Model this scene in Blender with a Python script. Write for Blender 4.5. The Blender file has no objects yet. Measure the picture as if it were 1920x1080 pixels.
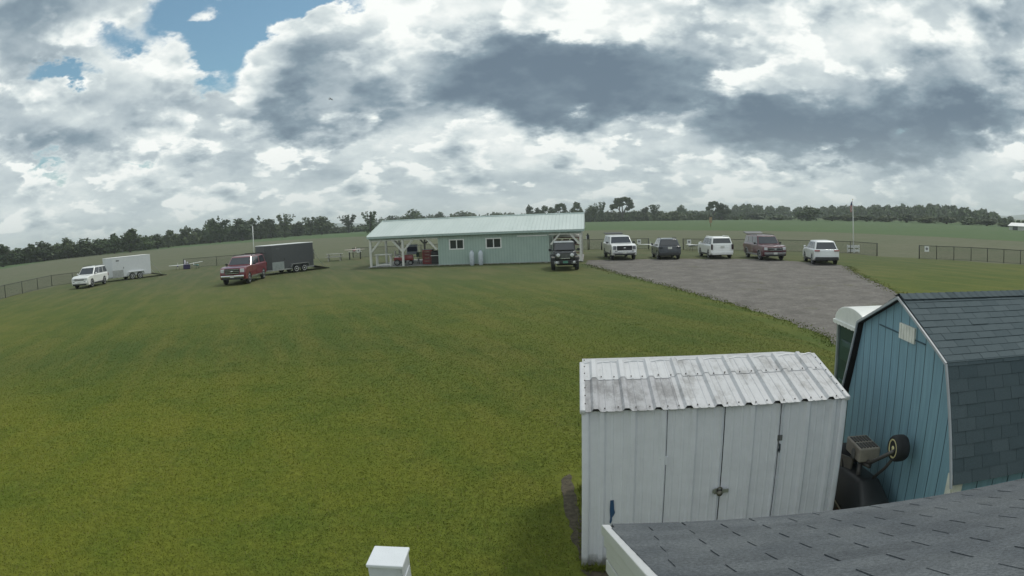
import bpy, bmesh, math, random
import numpy as np
from mathutils import Vector, Matrix
from mathutils.geometry import tessellate_polygon
random.seed(7)
rng = np.random.default_rng(7)
R = math.radians
scene = bpy.context.scene
COL = scene.collection

# ------------------------------------------------------------------ camera
CAM_H, FPX, PITCH, ROLL = 3.6, 1175.0, 0.1105, 0.037      # wide security camera lens
cd = bpy.data.cameras.new("camera")
cd.type = 'PANO'
cd.panorama_type = 'FISHEYE_EQUISOLID'
cd.sensor_width = 36.0
cd.sensor_height = 36.0 * 9 / 16
cd.fisheye_lens = FPX * 36.0 / 1920.0
cd.fisheye_fov = R(180)
cd.clip_start = 0.05
cd.clip_end = 20000
cam = bpy.data.objects.new("camera", cd)
COL.objects.link(cam)
cam.location = (0, 0, CAM_H)
cam.rotation_euler = (Matrix.Rotation(math.pi / 2 - PITCH, 3, 'X') @ Matrix.Rotation(-ROLL, 3, 'Z')).to_euler()
scene.camera = cam

def ray(u, v):
    """direction seen at a point of the 1920x1080 frame"""
    x, y = u - 960.0, v - 540.0
    r = math.hypot(x, y); ph = math.atan2(y, x) + ROLL
    th = 2 * math.asin(r / (2 * FPX))
    a, b, c = math.sin(th) * math.cos(ph), math.sin(th) * math.sin(ph), math.cos(th)
    cp, sp = math.cos(PITCH), math.sin(PITCH)
    return Vector((a, c * cp - b * sp, -c * sp - b * cp))

def at(u, v, z=0.0):
    d = ray(u, v); t = (z - CAM_H) / d.z
    return Vector((d.x * t, d.y * t, z))

def zat(p, u, v):
    d = ray(u, v)
    return CAM_H + d.z / math.hypot(d.x, d.y) * math.hypot(p[0], p[1])

def azel(u, v):
    d = ray(u, v)
    return math.atan2(d.x, d.y), math.asin(d.z)

# ------------------------------------------------------------------ sky, sun, exposure
SUN_AZ, SUN_EL = R(48), R(56)
scene.view_settings.view_transform = 'Standard'
scene.view_settings.look = 'None'
scene.view_settings.exposure = 0.0
scene.view_settings.gamma = 1.0
scene.view_settings.use_curve_mapping = False
sl = bpy.data.lights.new("sun", 'SUN')
sl.energy = 1.5
sl.angle = R(10)
sl.color = (1.0, 0.95, 0.87)
sun = bpy.data.objects.new("sun", sl)
COL.objects.link(sun)
sdir = Vector((math.sin(SUN_AZ) * math.cos(SUN_EL), math.cos(SUN_AZ) * math.cos(SUN_EL), math.sin(SUN_EL)))
sun.rotation_euler = sdir.to_track_quat('Z', 'Y').to_euler()

class Graph:
    def __init__(s, tree): s.t = tree
    def n(s, typ, **kw):
        nd = s.t.nodes.new(typ)
        for k, v in kw.items(): setattr(nd, k, v)
        return nd
    def put(s, sock, v):
        if isinstance(v, bpy.types.NodeSocket): s.t.links.new(v, sock)
        elif v is not None: sock.default_value = v
    def m(s, op, a, b=None, c=None, clamp=False):
        nd = s.n('ShaderNodeMath', operation=op); nd.use_clamp = clamp
        for i, v in enumerate((a, b, c)): s.put(nd.inputs[i], v)
        return nd.outputs[0]
    def vm(s, op, a, b=None, scale=None):
        nd = s.n('ShaderNodeVectorMath', operation=op)
        s.put(nd.inputs[0], a)
        if b is not None: s.put(nd.inputs[1], b)
        if scale is not None: s.put(nd.inputs['Scale'], scale)
        return nd.outputs['Value'] if op in ('DOT_PRODUCT', 'LENGTH', 'DISTANCE') else nd.outputs[0]
    def noise(s, vec, scale, detail=4, rough=.55, dist=0.0, lac=2.0, color=False, dims='3D', typ='FBM'):
        nd = s.n('ShaderNodeTexNoise', noise_dimensions=dims, noise_type=typ)
        s.put(nd.inputs['Vector'], vec)
        s.put(nd.inputs['Scale'], scale); s.put(nd.inputs['Detail'], detail)
        s.put(nd.inputs['Roughness'], rough); s.put(nd.inputs['Lacunarity'], lac); s.put(nd.inputs['Distortion'], dist)
        return nd.outputs[1 if color else 0]
    def voro(s, vec, scale, feature='F1', detail=0.0, smooth=None, out='Distance', rnd=1.0):
        nd = s.n('ShaderNodeTexVoronoi', feature=feature)
        s.put(nd.inputs['Vector'], vec); s.put(nd.inputs['Scale'], scale)
        if 'Detail' in nd.inputs: s.put(nd.inputs['Detail'], detail)
        if smooth is not None: s.put(nd.inputs['Smoothness'], smooth)
        s.put(nd.inputs['Randomness'], rnd)
        return nd.outputs[out]
    def ramp(s, fac, lo, hi, a=0.0, b=1.0, smooth=True):
        nd = s.n('ShaderNodeMapRange'); nd.interpolation_type = 'SMOOTHSTEP' if smooth else 'LINEAR'
        nd.clamp = True
        for k, v in zip(('Value', 'From Min', 'From Max', 'To Min', 'To Max'), (fac, lo, hi, a, b)): s.put(nd.inputs[k], v)
        return nd.outputs[0]
    def mix(s, fac, a, b, mode='MIX'):
        nd = s.n('ShaderNodeMix', data_type='RGBA', blend_type=mode)
        s.put(nd.inputs[0], fac)
        for i, v in ((6, a), (7, b)):
            if isinstance(v, (tuple, list)) and len(v) == 3: v = (*v, 1)
            s.put(nd.inputs[i], v)
        return nd.outputs[2]
    def bump(s, h, strength=.3, dist=.02, normal=None):
        nd = s.n('ShaderNodeBump')
        s.put(nd.inputs['Height'], h); s.put(nd.inputs['Strength'], strength); s.put(nd.inputs['Distance'], dist)
        if normal is not None: s.put(nd.inputs['Normal'], normal)
        return nd.outputs[0]
    def sep(s, v):
        nd = s.n('ShaderNodeSeparateXYZ'); s.put(nd.inputs[0], v); return nd.outputs
    def comb(s, x=0.0, y=0.0, z=0.0):
        nd = s.n('ShaderNodeCombineXYZ')
        for i, v in enumerate((x, y, z)): s.put(nd.inputs[i], v)
        return nd.outputs[0]

def build_world():
    w = bpy.data.worlds.new("World"); scene.world = w; w.use_nodes = True
    t = w.node_tree; t.nodes.clear(); g = Graph(t)
    D = g.n('ShaderNodeTexCoord').outputs['Generated']
    D = g.vm('NORMALIZE', D)
    x, y, z = g.sep(D)
    zc = g.m('MAXIMUM', z, 0.0)
    az = g.m('ARCTAN2', x, y)
    el = g.m('ARCSINE', zc)
    # cloud-deck coordinates: features shrink towards the horizon
    Q = g.vm('SCALE', g.comb(x, y, g.m('MULTIPLY', zc, 1.2)), scale=g.m('DIVIDE', 1.7, g.m('ADD', zc, 0.42)))
    wl = g.vm('SUBTRACT', g.noise(Q, 2.2, 2, .55, color=True), (.5, .5, .5))
    wf = g.vm('SUBTRACT', g.noise(Q, 8.0, 4, .6, color=True), (.5, .5, .5))
    P = g.vm('ADD', g.comb(az, el, 0.0), g.vm('ADD', g.vm('SCALE', wl, scale=.12), g.vm('SCALE', wf, scale=.075)))
    def blobs(lst):
        acc = None
        for (u, v, su, sv, amp) in lst:
            a, e = azel(u, v)
            d = g.vm('MULTIPLY', g.vm('SUBTRACT', P, (a, e, 0)), (1175.0 / su, 1175.0 / sv, 0))
            q = g.m('MULTIPLY', g.m('EXPONENT', g.m('MULTIPLY', g.vm('DOT_PRODUCT', d, d), -1.0)), amp)
            acc = q if acc is None else g.m('ADD', acc, q)
        return acc
    COVER = [  # pixel centre, radii, amount: + cloud, - blue gap
        (470, 40, 120, 55, -1.05), (330, 25, 80, 40, -.5), (600, 8, 150, 36, -1.15), (830, -8, 60, 28, -.7),
        (125, 150, 85, 26, -1.05), (400, 120, 60, 45, -.95), (215, 92, 60, 32, -.6), (75, 312, 80, 16, -.62), (270, 290, 100, 10, -.55), (1690, 255, 30, 26, -.3),
        (420, 165, 40, 20, -.3), (1640, -15, 70, 20, -.3),
        (395, 22, 45, 22, .75), (650, 110, 180, 90, .7), (300, 150, 90, 60, .5), (60, 60, 120, 60, .4), (730, 40, 80, 40, .5)]
    DARK = [   # + dark thick cloud, - bright
        (1060, 145, 250, 78, 1.20), (960, 180, 120, 40, .45), (1180, 190, 120, 30, .35), (640, 225, 130, 34, .60), (500, 215, 45, 26, .40), (575, 120, 70, 42, .42), (690, 130, 45, 40, .32),
        (1500, 235, 200, 44, .85), (1600, 275, 180, 30, .55), (1390, 190, 90, 26, .35), (1850, 225, 120, 38, .8), (1680, 210, 80, 60, .42), (1760, 95, 70, 45, .45), (1880, 40, 70, 90, .55),
        (1480, 65, 110, 28, .35), (1330, 35, 70, 45, .40), (1500, 3, 170, 20, .35), (60, 120, 150, 60, .42), (40, 30, 160, 50, .45), (150, 265, 130, 24, .30), (330, 205, 90, 30, .14),
        (1300, 300, 160, 18, .22), (1740, 320, 140, 20, .28), (430, 290, 90, 20, .2),
        (880, 25, 90, 42, -.65), (1150, 45, 150, 30, -.5), (730, 40, 60, 60, -.45), (1555, 80, 90, 34, -.62), (1400, 165, 60, 34, -.7), (1360, 145, 40, 18, -.6), (1840, 85, 60, 40, -.55), (1650, 20, 80, 30, -.45),
        (980, 270, 90, 24, -.40), (1080, 285, 60, 18, -.3), (1400, 330, 120, 26, -.35), (1300, 225, 80, 16, -.35), (1720, 330, 40, 22, -.4), (500, 75, 60, 30, -.5), (330, 110, 110, 40, -.25), (560, 270, 110, 30, -.22), (1580, 290, 60, 14, -.25), (1900, 290, 60, 30, -.25)]
    n1 = g.noise(Q, 1.8, 7, .55)
    Qu = g.vm('ADD', Q, (0.02, -0.03, 0.06))         # a step towards the light
    n1u = g.noise(Qu, 1.8, 5, .55)
    Wb = g.vm('SCALE', wf, scale=.22)
    b = g.noise(g.vm('ADD', Q, Wb), 4.2, 4, .5, typ='RIDGED_MULTIFRACTAL')
    bu = g.noise(g.vm('ADD', Qu, Wb), 4.2, 3, .5, typ='RIDGED_MULTIFRACTAL')
    # the broad cover
    cov = g.m('ADD', g.m('MULTIPLY', g.m('SUBTRACT', n1, .5), 1.7), g.m('MULTIPLY', b, -.15))
    cov = g.m('ADD', g.m('ADD', cov, blobs(COVER)), .98)
    mask = g.ramp(cov, .26, .60)
    n3 = g.noise(g.vm('ADD', Q, (3.1, 5.7, 1.3)), 2.0, 6, .55)
    thick = g.m('ADD', g.m('MULTIPLY', g.m('SUBTRACT', n3, .5), 1.7), blobs(DARK))
    thick = g.m('ADD', thick, g.m('MULTIPLY', g.m('SUBTRACT', n1, .5), .5))
    dk = g.ramp(thick, -.50, 1.05)
    relief = g.m('ADD', g.m('MULTIPLY', g.m('SUBTRACT', n1, n1u), 1.8), g.m('MULTIPLY', g.m('SUBTRACT', bu, b), .16))
    edge = g.ramp(cov, .36, .85)             # thin rims let more light through
    # separate heaps in front, crisp on top, grey below
    n4 = g.noise(g.vm('ADD', Q, (7.3, 1.1, 4.9)), 3.6, 7, .52)
    n4d = g.noise(g.vm('ADD', Q, (7.3, 1.1, 5.02)), 3.6, 4, .52)
    heap = g.m('ADD', g.m('ADD', n4, g.m('MULTIPLY', b, -.055)), g.m('MULTIPLY', thick, -.05))
    hm = g.m('MULTIPLY', g.ramp(heap, .455, .56), g.m('MULTIPLY', g.ramp(el, .50, .30, .35, 1.0), g.ramp(thick, .25, .75, 1.0, .12)))
    hb = g.m('MULTIPLY', g.m('ADD', g.ramp(heap, .47, .68, .22, -.15), g.m('MULTIPLY', g.m('SUBTRACT', n4, n4d), 2.3)), g.ramp(el, .02, .30, 1.45, 1.0))
    lit = g.m('SUBTRACT', 1.0, dk)
    val = g.m('ADD', g.m('ADD', lit, g.m('MULTIPLY', relief, .75)), g.m('MULTIPLY', g.m('SUBTRACT', 1.0, edge), .22))
    val = g.m('ADD', g.m('MULTIPLY', val, .88), g.m('MULTIPLY', hm, hb))
    cc = g.n('ShaderNodeValToRGB'); e = cc.color_ramp.elements
    e[0].position = 0.0; e[0].color = (.142, .202, .265, 1)
    e[1].position = 1.0; e[1].color = (1.0, 1.03, 1.0, 1)
    for p, c in ((.28, (.245, .325, .388, 1)), (.52, (.45, .53, .575, 1)), (.76, (.69, .765, .775, 1))):
        q = e.new(p); q.color = c
    g.put(cc.inputs[0], val)
    sky = g.n('ShaderNodeTexSky', sky_type='NISHITA')
    sky.sun_disc = False; sky.sun_elevation = SUN_EL; sky.sun_rotation = SUN_AZ
    sky.air_density = 1.2; sky.dust_density = 1.0; sky.ozone_density = 2.0
    blue = g.vm('MULTIPLY', sky.outputs[0], (.074, .102, .100))
    blue = g.mix(.08, blue, (.55, .62, .66))
    colr = g.mix(mask, blue, cc.outputs[0])
    # pale air low over the horizon
    hz = g.ramp(el, 0.0, .16, .38, 0.0)
    colr = g.mix(hz, colr, (.56, .645, .66))
    bg = g.n('ShaderNodeBackground'); g.put(bg.inputs[0], colr); bg.inputs[1].default_value = 1.0
    o = g.n('ShaderNodeOutputWorld'); t.links.new(bg.outputs[0], o.inputs[0])
    w.cycles.sampling_method = 'NONE'
build_world()
# ------------------------------------------------------------------ helpers
MATS = {}
def mat(name, col, rough=.6, metal=0.0, var=.12, vscale=6.0, bump=0.0, bscale=40.0, coat=0.0, spec=.5, dirt=None):
    """plain procedural surface: base colour with soft blotches, optional fine bump and dirt"""
    if name in MATS: return MATS[name]
    m = bpy.data.materials.new(name); m.use_nodes = True
    t = m.node_tree; g = Graph(t); p = t.nodes['Principled BSDF']
    oc = g.n('ShaderNodeTexCoord').outputs['Object']
    n = g.noise(oc, vscale, 5, .6)
    lo = tuple(c * (1 - var) for c in col); hi = tuple(min(1, c * (1 + var)) for c in col)
    c = g.mix(g.ramp(n, .3, .7), lo, hi)
    if dirt:
        dn = g.ramp(g.noise(oc, dirt[1], 7, .7), dirt[2], dirt[2] + .16)
        c = g.mix(dn, c, dirt[0])
    g.put(p.inputs['Base Color'], c)
    p.inputs['Roughness'].default_value = rough; p.inputs['Metallic'].default_value = metal
    p.inputs['Coat Weight'].default_value = coat; p.inputs['Specular IOR Level'].default_value = spec
    if coat: p.inputs['Coat Roughness'].default_value = .06
    if bump: g.put(p.inputs['Normal'], g.bump(g.noise(oc, bscale, 4, .6), bump, .01))
    MATS[name] = m
    return m

def newmat(name):
    m = bpy.data.materials.new(name); m.use_nodes = True
    MATS[name] = m
    g = Graph(m.node_tree); p = m.node_tree.nodes['Principled BSDF']
    return m, g, p, g.n('ShaderNodeTexCoord').outputs['Object']

class MB:
    """collects shapes and links them as ONE mesh object"""
    def __init__(s): s.v = []; s.f = []
    def add(s, vs, fs):
        o = len(s.v); s.v += [tuple(q) for q in vs]; s.f += [tuple(i + o for i in f) for f in fs]; return s
    def box(s, c, d, rz=0.0, top=None):
        """centre, size; top=(sx,sy) scales the upper face"""
        cx, cy, cz = c; hx, hy, hz = d[0] / 2, d[1] / 2, d[2] / 2
        tx, ty = top or (1, 1); vs = []
        for k, (ax, ay) in ((-1, (1, 1)), (1, (tx, ty))):
            for i, j in ((-1, -1), (1, -1), (1, 1), (-1, 1)):
                px, py = i * hx * ax, j * hy * ay
                vs.append((cx + px * math.cos(rz) - py * math.sin(rz), cy + px * math.sin(rz) + py * math.cos(rz), cz + k * hz))
        return s.add(vs, [(3, 2, 1, 0), (4, 5, 6, 7), (0, 1, 5, 4), (1, 2, 6, 5), (2, 3, 7, 6), (3, 0, 4, 7)])
    def bar(s, a, b, w, h=None, up=(0, 0, 1)):
        """square bar from a to b"""
        a, b = Vector(a), Vector(b); h = h or w; d = (b - a).normalized(); up = Vector(up)
        if abs(d.dot(up)) > .98: up = Vector((1, 0, 0))
        x = d.cross(up).normalized() * w / 2; y = x.cross(d).normalized() * h / 2
        vs = [q + i * x + j * y for q in (a, b) for i, j in ((-1, -1), (1, -1), (1, 1), (-1, 1))]
        return s.add(vs, [(0, 1, 2, 3), (7, 6, 5, 4), (1, 0, 4, 5), (2, 1, 5, 6), (3, 2, 6, 7), (0, 3, 7, 4)])
    def tube(s, pts, r, n=10, caps=True):
        pts = [Vector(p) for p in pts]; rs = r if isinstance(r, (list, tuple)) else [r] * len(pts)
        vs = []; fs = []
        for i, p in enumerate(pts):
            d = (pts[min(i + 1, len(pts) - 1)] - pts[max(i - 1, 0)]).normalized()
            up = Vector((0, 0, 1)) if abs(d.z) < .95 else Vector((1, 0, 0))
            x = d.cross(up).normalized(); y = x.cross(d).normalized()
            for k in range(n):
                a = 2 * math.pi * k / n
                vs.append(p + (x * math.cos(a) + y * math.sin(a)) * rs[i])
        for i in range(len(pts) - 1):
            for k in range(n):
                k2 = (k + 1) % n
                fs.append((i * n + k, i * n + k2, (i + 1) * n + k2, (i + 1) * n + k))
        if caps:
            fs.append(tuple(range(n - 1, -1, -1))); fs.append(tuple((len(pts) - 1) * n + k for k in range(n)))
        return s.add(vs, fs)
    def lathe(s, prof, n=24, c=(0, 0, 0), axis='z'):
        """prof = [(radius, height)...] turned about an axis"""
        vs = []; fs = []
        for (r, h) in prof:
            for k in range(n):
                a = 2 * math.pi * k / n; q = (r * math.cos(a), r * math.sin(a), h)
                if axis == 'x': q = (h, q[0], q[1])
                if axis == 'y': q = (q[0], h, q[1])
                vs.append((q[0] + c[0], q[1] + c[1], q[2] + c[2]))
        for i in range(len(prof) - 1):
            for k in range(n):
                k2 = (k + 1) % n; fs.append((i * n + k, i * n + k2, (i + 1) * n + k2, (i + 1) * n + k))
        fs.append(tuple(range(n - 1, -1, -1))); fs.append(tuple((len(prof) - 1) * n + k for k in range(n)))
        return s.add(vs, fs)
    def slab(s, quad, t, up=None):
        """a flat quad given thickness t along its normal (or along up)"""
        q = [Vector(p) for p in quad]
        n = Vector(up) if up else (q[1] - q[0]).cross(q[2] - q[0]).normalized()
        k = len(q); vs = q + [p + n * t for p in q]
        fs = [tuple(range(k - 1, -1, -1)), tuple(range(k, 2 * k))] + [(i, (i + 1) % k, (i + 1) % k + k, i + k) for i in range(k)]
        return s.add(vs, fs)
    def ball(s, c, r, nu=10, nv=7):
        rx, ry, rz = r if isinstance(r, (tuple, list)) else (r, r, r); vs = []; fs = []
        for i in range(nv + 1):
            th = math.pi * i / nv
            for k in range(nu):
                a = 2 * math.pi * k / nu
                vs.append((c[0] + rx * math.sin(th) * math.cos(a), c[1] + ry * math.sin(th) * math.sin(a), c[2] + rz * math.cos(th)))
        for i in range(nv):
            for k in range(nu):
                k2 = (k + 1) % nu; fs.append((i * nu + k, (i + 1) * nu + k, (i + 1) * nu + k2, i * nu + k2))
        return s.add(vs, fs)
    def build(s, name, m, parent=None, bevel=0.0, smooth=False, seg=2):
        me = bpy.data.meshes.new(name); me.from_pydata(s.v, [], s.f); me.validate()
        bm = bmesh.new(); bm.from_mesh(me); bmesh.ops.recalc_face_normals(bm, faces=bm.faces)
        if bevel:
            bm.edges.ensure_lookup_table()
            es = [e for e in bm.edges if len(e.link_faces) == 2 and e.calc_face_angle(0) > R(25)]
            bmesh.ops.bevel(bm, geom=es, offset=bevel, segments=seg, affect='EDGES', profile=.5, clamp_overlap=True)
        bm.to_mesh(me); bm.free()
        me.materials.append(m)
        if smooth:
            for p in me.polygons: p.use_smooth = True
        o = bpy.data.objects.new(name, me); COL.objects.link(o)
        if parent: o.parent = parent
        return o

def thing(name, label, cat, loc=(0, 0, 0), rz=0.0, group=None):
    o = bpy.data.objects.new(name, None); COL.objects.link(o)
    o.location = loc; o.rotation_euler = (0, 0, rz); o.empty_display_size = .3
    return tag(o, label, cat, group)
def tag(o, label=None, cat=None, group=None, kind=None):
    if label: o['label'] = label
    if cat: o['category'] = cat
    if group: o['group'] = group
    if kind: o['kind'] = kind
    return o
def kids(o): return [c for c in bpy.data.objects if c.parent == o]
def dup(root, loc, rz, label=None, group=None, scale=None):
    r = root.copy(); COL.objects.link(r); r.location = loc; r.rotation_euler = (0, 0, rz)
    if scale is not None: r.scale = scale
    if label: r['label'] = label
    if group: r['group'] = group
    for ch in kids(root):
        c = ch.copy(); COL.objects.link(c); c.parent = r
        for gch in kids(ch):
            d = gch.copy(); COL.objects.link(d); d.parent = c
    return r
WHITE = mat('white_paint', (.74, .75, .74), .45, var=.05)
BLACKP = mat('black_plastic', (.018, .019, .021), .5)
STEEL = mat('bare_steel', (.42, .43, .44), .4, .8)
DARKM = mat('black_coated_metal', (.02, .022, .022), .45)
# ------------------------------------------------------------------ ground, fields, gravel
def grass_mat(name, c1, c2, c3, fine=1.0, stripes=0.0, dry=None):
    m, g, p, oc = newmat(name)
    big = g.noise(oc, .09, 5, .6); mid = g.noise(oc, .7, 6, .65); patch = g.noise(g.vm('MULTIPLY', oc, (.35, 1, 1)), .35, 5, .6)
    c = g.mix(g.ramp(big, .32, .68), c1, c2)
    c = g.mix(g.m('MULTIPLY', g.ramp(patch, .48, .72), .8), c, c3)
    if dry:        # thinner, drier turf where the cars park, out towards the fence
        yy = g.m('ADD', g.sep(oc)[1], g.m('MULTIPLY', g.m('SUBTRACT', big, .5), 26))
        c = g.mix(g.ramp(yy, dry[1], dry[2], 0, .85), c, dry[0])
    fn = g.noise(oc, 9.0, 6, .72)
    c = g.mix(g.m('MULTIPLY', g.ramp(mid, .35, .75), .5), c, g.mix(.55, c, (.030, .050, .012)))
    v = g.ramp(fn, .25, .75, 1 - .35 * fine, 1 + .35 * fine, False)
    if stripes:
        sx, sy, sz = g.sep(oc)
        w = g.m('SINE', g.m('MULTIPLY', g.m('ADD', g.m('ADD', sx, g.m('MULTIPLY', sy, .28)), g.m('MULTIPLY', mid, .6)), 3.0))
        v = g.m('MULTIPLY', v, g.m('ADD', 1.0, g.m('MULTIPLY', w, stripes)))
    c = g.vm('SCALE', c, scale=v)
    g.put(p.inputs['Base Color'], c); p.inputs['Roughness'].default_value = .9
    p.inputs['Specular IOR Level'].default_value = .15
    g.put(p.inputs['Normal'], g.bump(g.noise(oc, 14, 5, .7), .6 * fine, .05))
    return m
def turf(g, oc):
    """patchy lawn colour: broad warm and cool areas, mowing streaks, small worn spots"""
    sx, sy, sz = g.sep(oc)
    big = g.noise(oc, .085, 4, .6); mid = g.noise(oc, .55, 6, .68); spot = g.noise(oc, 1.7, 5, .65)
    rot = g.comb(g.m('ADD', g.m('MULTIPLY', sx, .92), g.m('MULTIPLY', sy, .39)), g.m('ADD', g.m('MULTIPLY', sx, -.055), g.m('MULTIPLY', sy, .13)), 0.0)
    streak = g.noise(rot, 1.1, 5, .6)
    c = g.mix(g.ramp(big, .34, .66), (.074, .112, .022), (.120, .142, .024))
    c = g.mix(g.m('MULTIPLY', g.ramp(streak, .40, .66), .65), c, (.150, .152, .034))
    c = g.mix(g.m('MULTIPLY', g.ramp(mid, .50, .70), .60), c, (.060, .098, .018))
    c = g.mix(g.m('MULTIPLY', g.ramp(spot, .64, .76), .45), c, (.21, .185, .060))
    c = g.mix(g.m('MULTIPLY', g.ramp(g.noise(oc, .9, 4, .6), .66, .74), .5), c, (.050, .085, .020))
    warm = g.ramp(g.vm('LENGTH', g.vm('MULTIPLY', g.vm('ADD', oc, (6.5, -7.0, 0)), (.8, 1.0, 0))), 2.0, 12.0, .55, 0)
    c = g.mix(warm, c, g.mix(g.ramp(mid, .4, .65), (.190, .205, .018), (.132, .172, .016)))
    yy = g.m('ADD', sy, g.m('MULTIPLY', g.m('SUBTRACT', big, .5), 26))
    return g.mix(g.ramp(yy, 20, 58, 0, .85), c, g.mix(g.ramp(streak, .4, .65), (.098, .116, .060), (.130, .130, .074)))
LAWN = grass_mat('lawn_turf', (.098, .128, .026), (.124, .142, .028), (.138, .138, .040), 1.0, .06, ((.100, .108, .064), 22, 58))
_g = Graph(LAWN.node_tree); _p = LAWN.node_tree.nodes['Principled BSDF']; _oc = _g.n('ShaderNodeTexCoord').outputs['Object']
_g.put(_p.inputs['Base Color'], _g.vm('SCALE', turf(_g, _oc), scale=_g.ramp(_g.noise(_oc, 9.0, 6, .72), .25, .75, .58, 1.20, False)))
MOWN = grass_mat('mown_strip', (.122, .134, .080), (.140, .142, .092), (.108, .130, .072), .5)
CROP = grass_mat('young_crop', (.074, .124, .050), (.086, .134, .054), (.096, .130, .058), .4)
FIELD = grass_mat('meadow', (.085, .115, .048), (.10, .12, .055), (.075, .11, .045), .5)

def sheet(name, pts, z, m, rough=0.0, step=1.0):
    """flat ground sheet with a slightly ragged outline"""
    out = []
    for i in range(len(pts)):
        a, b = Vector((*pts[i], 0)), Vector((*pts[(i + 1) % len(pts)], 0))
        k = max(1, int((b - a).length / step)) if rough else 1
        for j in range(k):
            q = a.lerp(b, j / k)
            if rough and 0 < j < k: q += Vector((a.y - b.y, b.x - a.x, 0)).normalized() * float(np.clip(rng.normal(), -1.6, 1.6)) * rough
            out.append((q.x, q.y, 0))
    me = bpy.data.meshes.new(name)
    bm = bmesh.new(); vv_ = [bm.verts.new(q) for q in out]
    for tri in tessellate_polygon([[Vector(q) for q in out]]):
        if len(set(tri)) == 3: bm.faces.new([vv_[i] for i in tri])
    bmesh.ops.recalc_face_normals(bm, faces=bm.faces)
    for f in bm.faces:
        if f.normal.z < 0: f.normal_flip()
    bm.to_mesh(me); bm.free(); me.materials.append(m)
    o = bpy.data.objects.new(name, me); o.location.z = z; COL.objects.link(o)
    return tag(o, kind='structure')

gm = MB(); n = 64; RAD = [1, 8, 25, 60, 120, 220, 400, 700, 1200, 2200, 4500]
gm.add([(r * math.cos(2 * math.pi * k / n), r * math.sin(2 * math.pi * k / n), 0) for r in RAD for k in range(n)],
       [tuple(range(n))] + [(i * n + k, i * n + (k + 1) % n, (i + 1) * n + (k + 1) % n, (i + 1) * n + k) for i in range(len(RAD) - 1) for k in range(n)])
tag(gm.build('ground', FIELD), kind='structure')
sheet('crop_field', [(-420, 60), (-135, 118), (-170, 190), (-120, 232), (-75, 222), (-20, 190), (20, 160), (59, 117), (79, 73), (160, 10), (420, 40), (300, 200),
                     (215, 330), (110, 420), (20, 560), (-120, 640), (-300, 560), (-420, 330)], .004, CROP, 1.2, 12)
sheet('mown_field', [(-135, 116), (-170, 188), (-120, 230), (-75, 220), (-20, 188), (20, 158), (59, 115), (79, 71), (120, 20), (60, 17), (42, 26), (27, 44), (27, 49),
                     (16, 58), (12, 62), (-18, 66), (-23, 67.5), (-36, 64), (-42, 50), (-38, 36), (-57, 16), (-130, 60)], .008, MOWN, .5, 4)
sheet('lawn', [(-75, -30), (70, -30), (58, 20), (44, 29.5), (30.9, 47), (30.9, 51.8), (17, 62.9), (13.8, 66.8), (-18.2, 70.4), (-23.1, 71.9), (-39.2, 67.7), (-46.4, 51.1), (-42.3, 35.8), (-60, 10)], .012, LAWN, .35, 1.5)

m, g, p, oc = newmat('gravel_stone')
f1 = g.noise(oc, 26, 5, .75); f2 = g.noise(oc, .8, 8, .72); f3 = g.voro(oc, 34, 'F1')
c = g.mix(g.ramp(f2, .35, .68), (.150, .140, .128), (.225, .210, .192))
c = g.vm('SCALE', c, scale=g.m('MULTIPLY', g.ramp(f1, .25, .75, .55, 1.4, False), g.ramp(g.voro(oc, 9, 'F1', out='Color'), 0, 1, .82, 1.15, False)))
c = g.mix(g.m('MULTIPLY', g.ramp(g.noise(oc, .45, 6, .7), .56, .70), .5), c, (.11, .115, .055))
sx, sy, sz = g.sep(oc)
rut = g.m('SINE', g.m('MULTIPLY', g.m('ADD', g.m('ADD', sx, g.m('MULTIPLY', sy, .30)), g.m('MULTIPLY', f2, 1.5)), 3.6))
c = g.vm('SCALE', c, scale=g.m('ADD', 1.0, g.m('MULTIPLY', rut, .025)))
g.put(p.inputs['Base Color'], c); p.inputs['Roughness'].default_value = .95; p.inputs['Specular IOR Level'].default_value = .2
g.put(p.inputs['Normal'], g.bump(f3, .7, .03))
GRAVEL = m
sheet('gravel_driveway', [(5.6, 46.6), (6.6, 38), (7.8, 30.6), (8.6, 24.6), (9.1, 20.1), (9.2, 16.6), (8.9, 14.9), (8.9, 10), (10, 2), (16, 2), (15.6, 14), (17.5, 23.7), (19.2, 28.6),
                          (20.9, 33.4), (23, 38), (22.9, 40.6), (19.6, 46.6), (14.4, 48.9), (9.9, 50.2), (6.3, 50.8)], .016, GRAVEL, .09, .35)
SOIL = mat('bare_soil', (.070, .058, .036), .95, var=.45, vscale=14, bump=.8, bscale=60)
sheet('bare_soil', [(.58, 8.0), (.72, 8.2), (.76, 5.9), (.70, 5.55), (.64, 5.6), (.61, 6.1), (.57, 6.6), (.56, 7.3)], .017, SOIL, .02, .12)
sheet('soil_strip', [(.60, 5.60), (3.4, 5.25), (3.1, 4.3), (1.4, 4.7), (.72, 5.35)], .018, SOIL, .015, .1)

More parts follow.
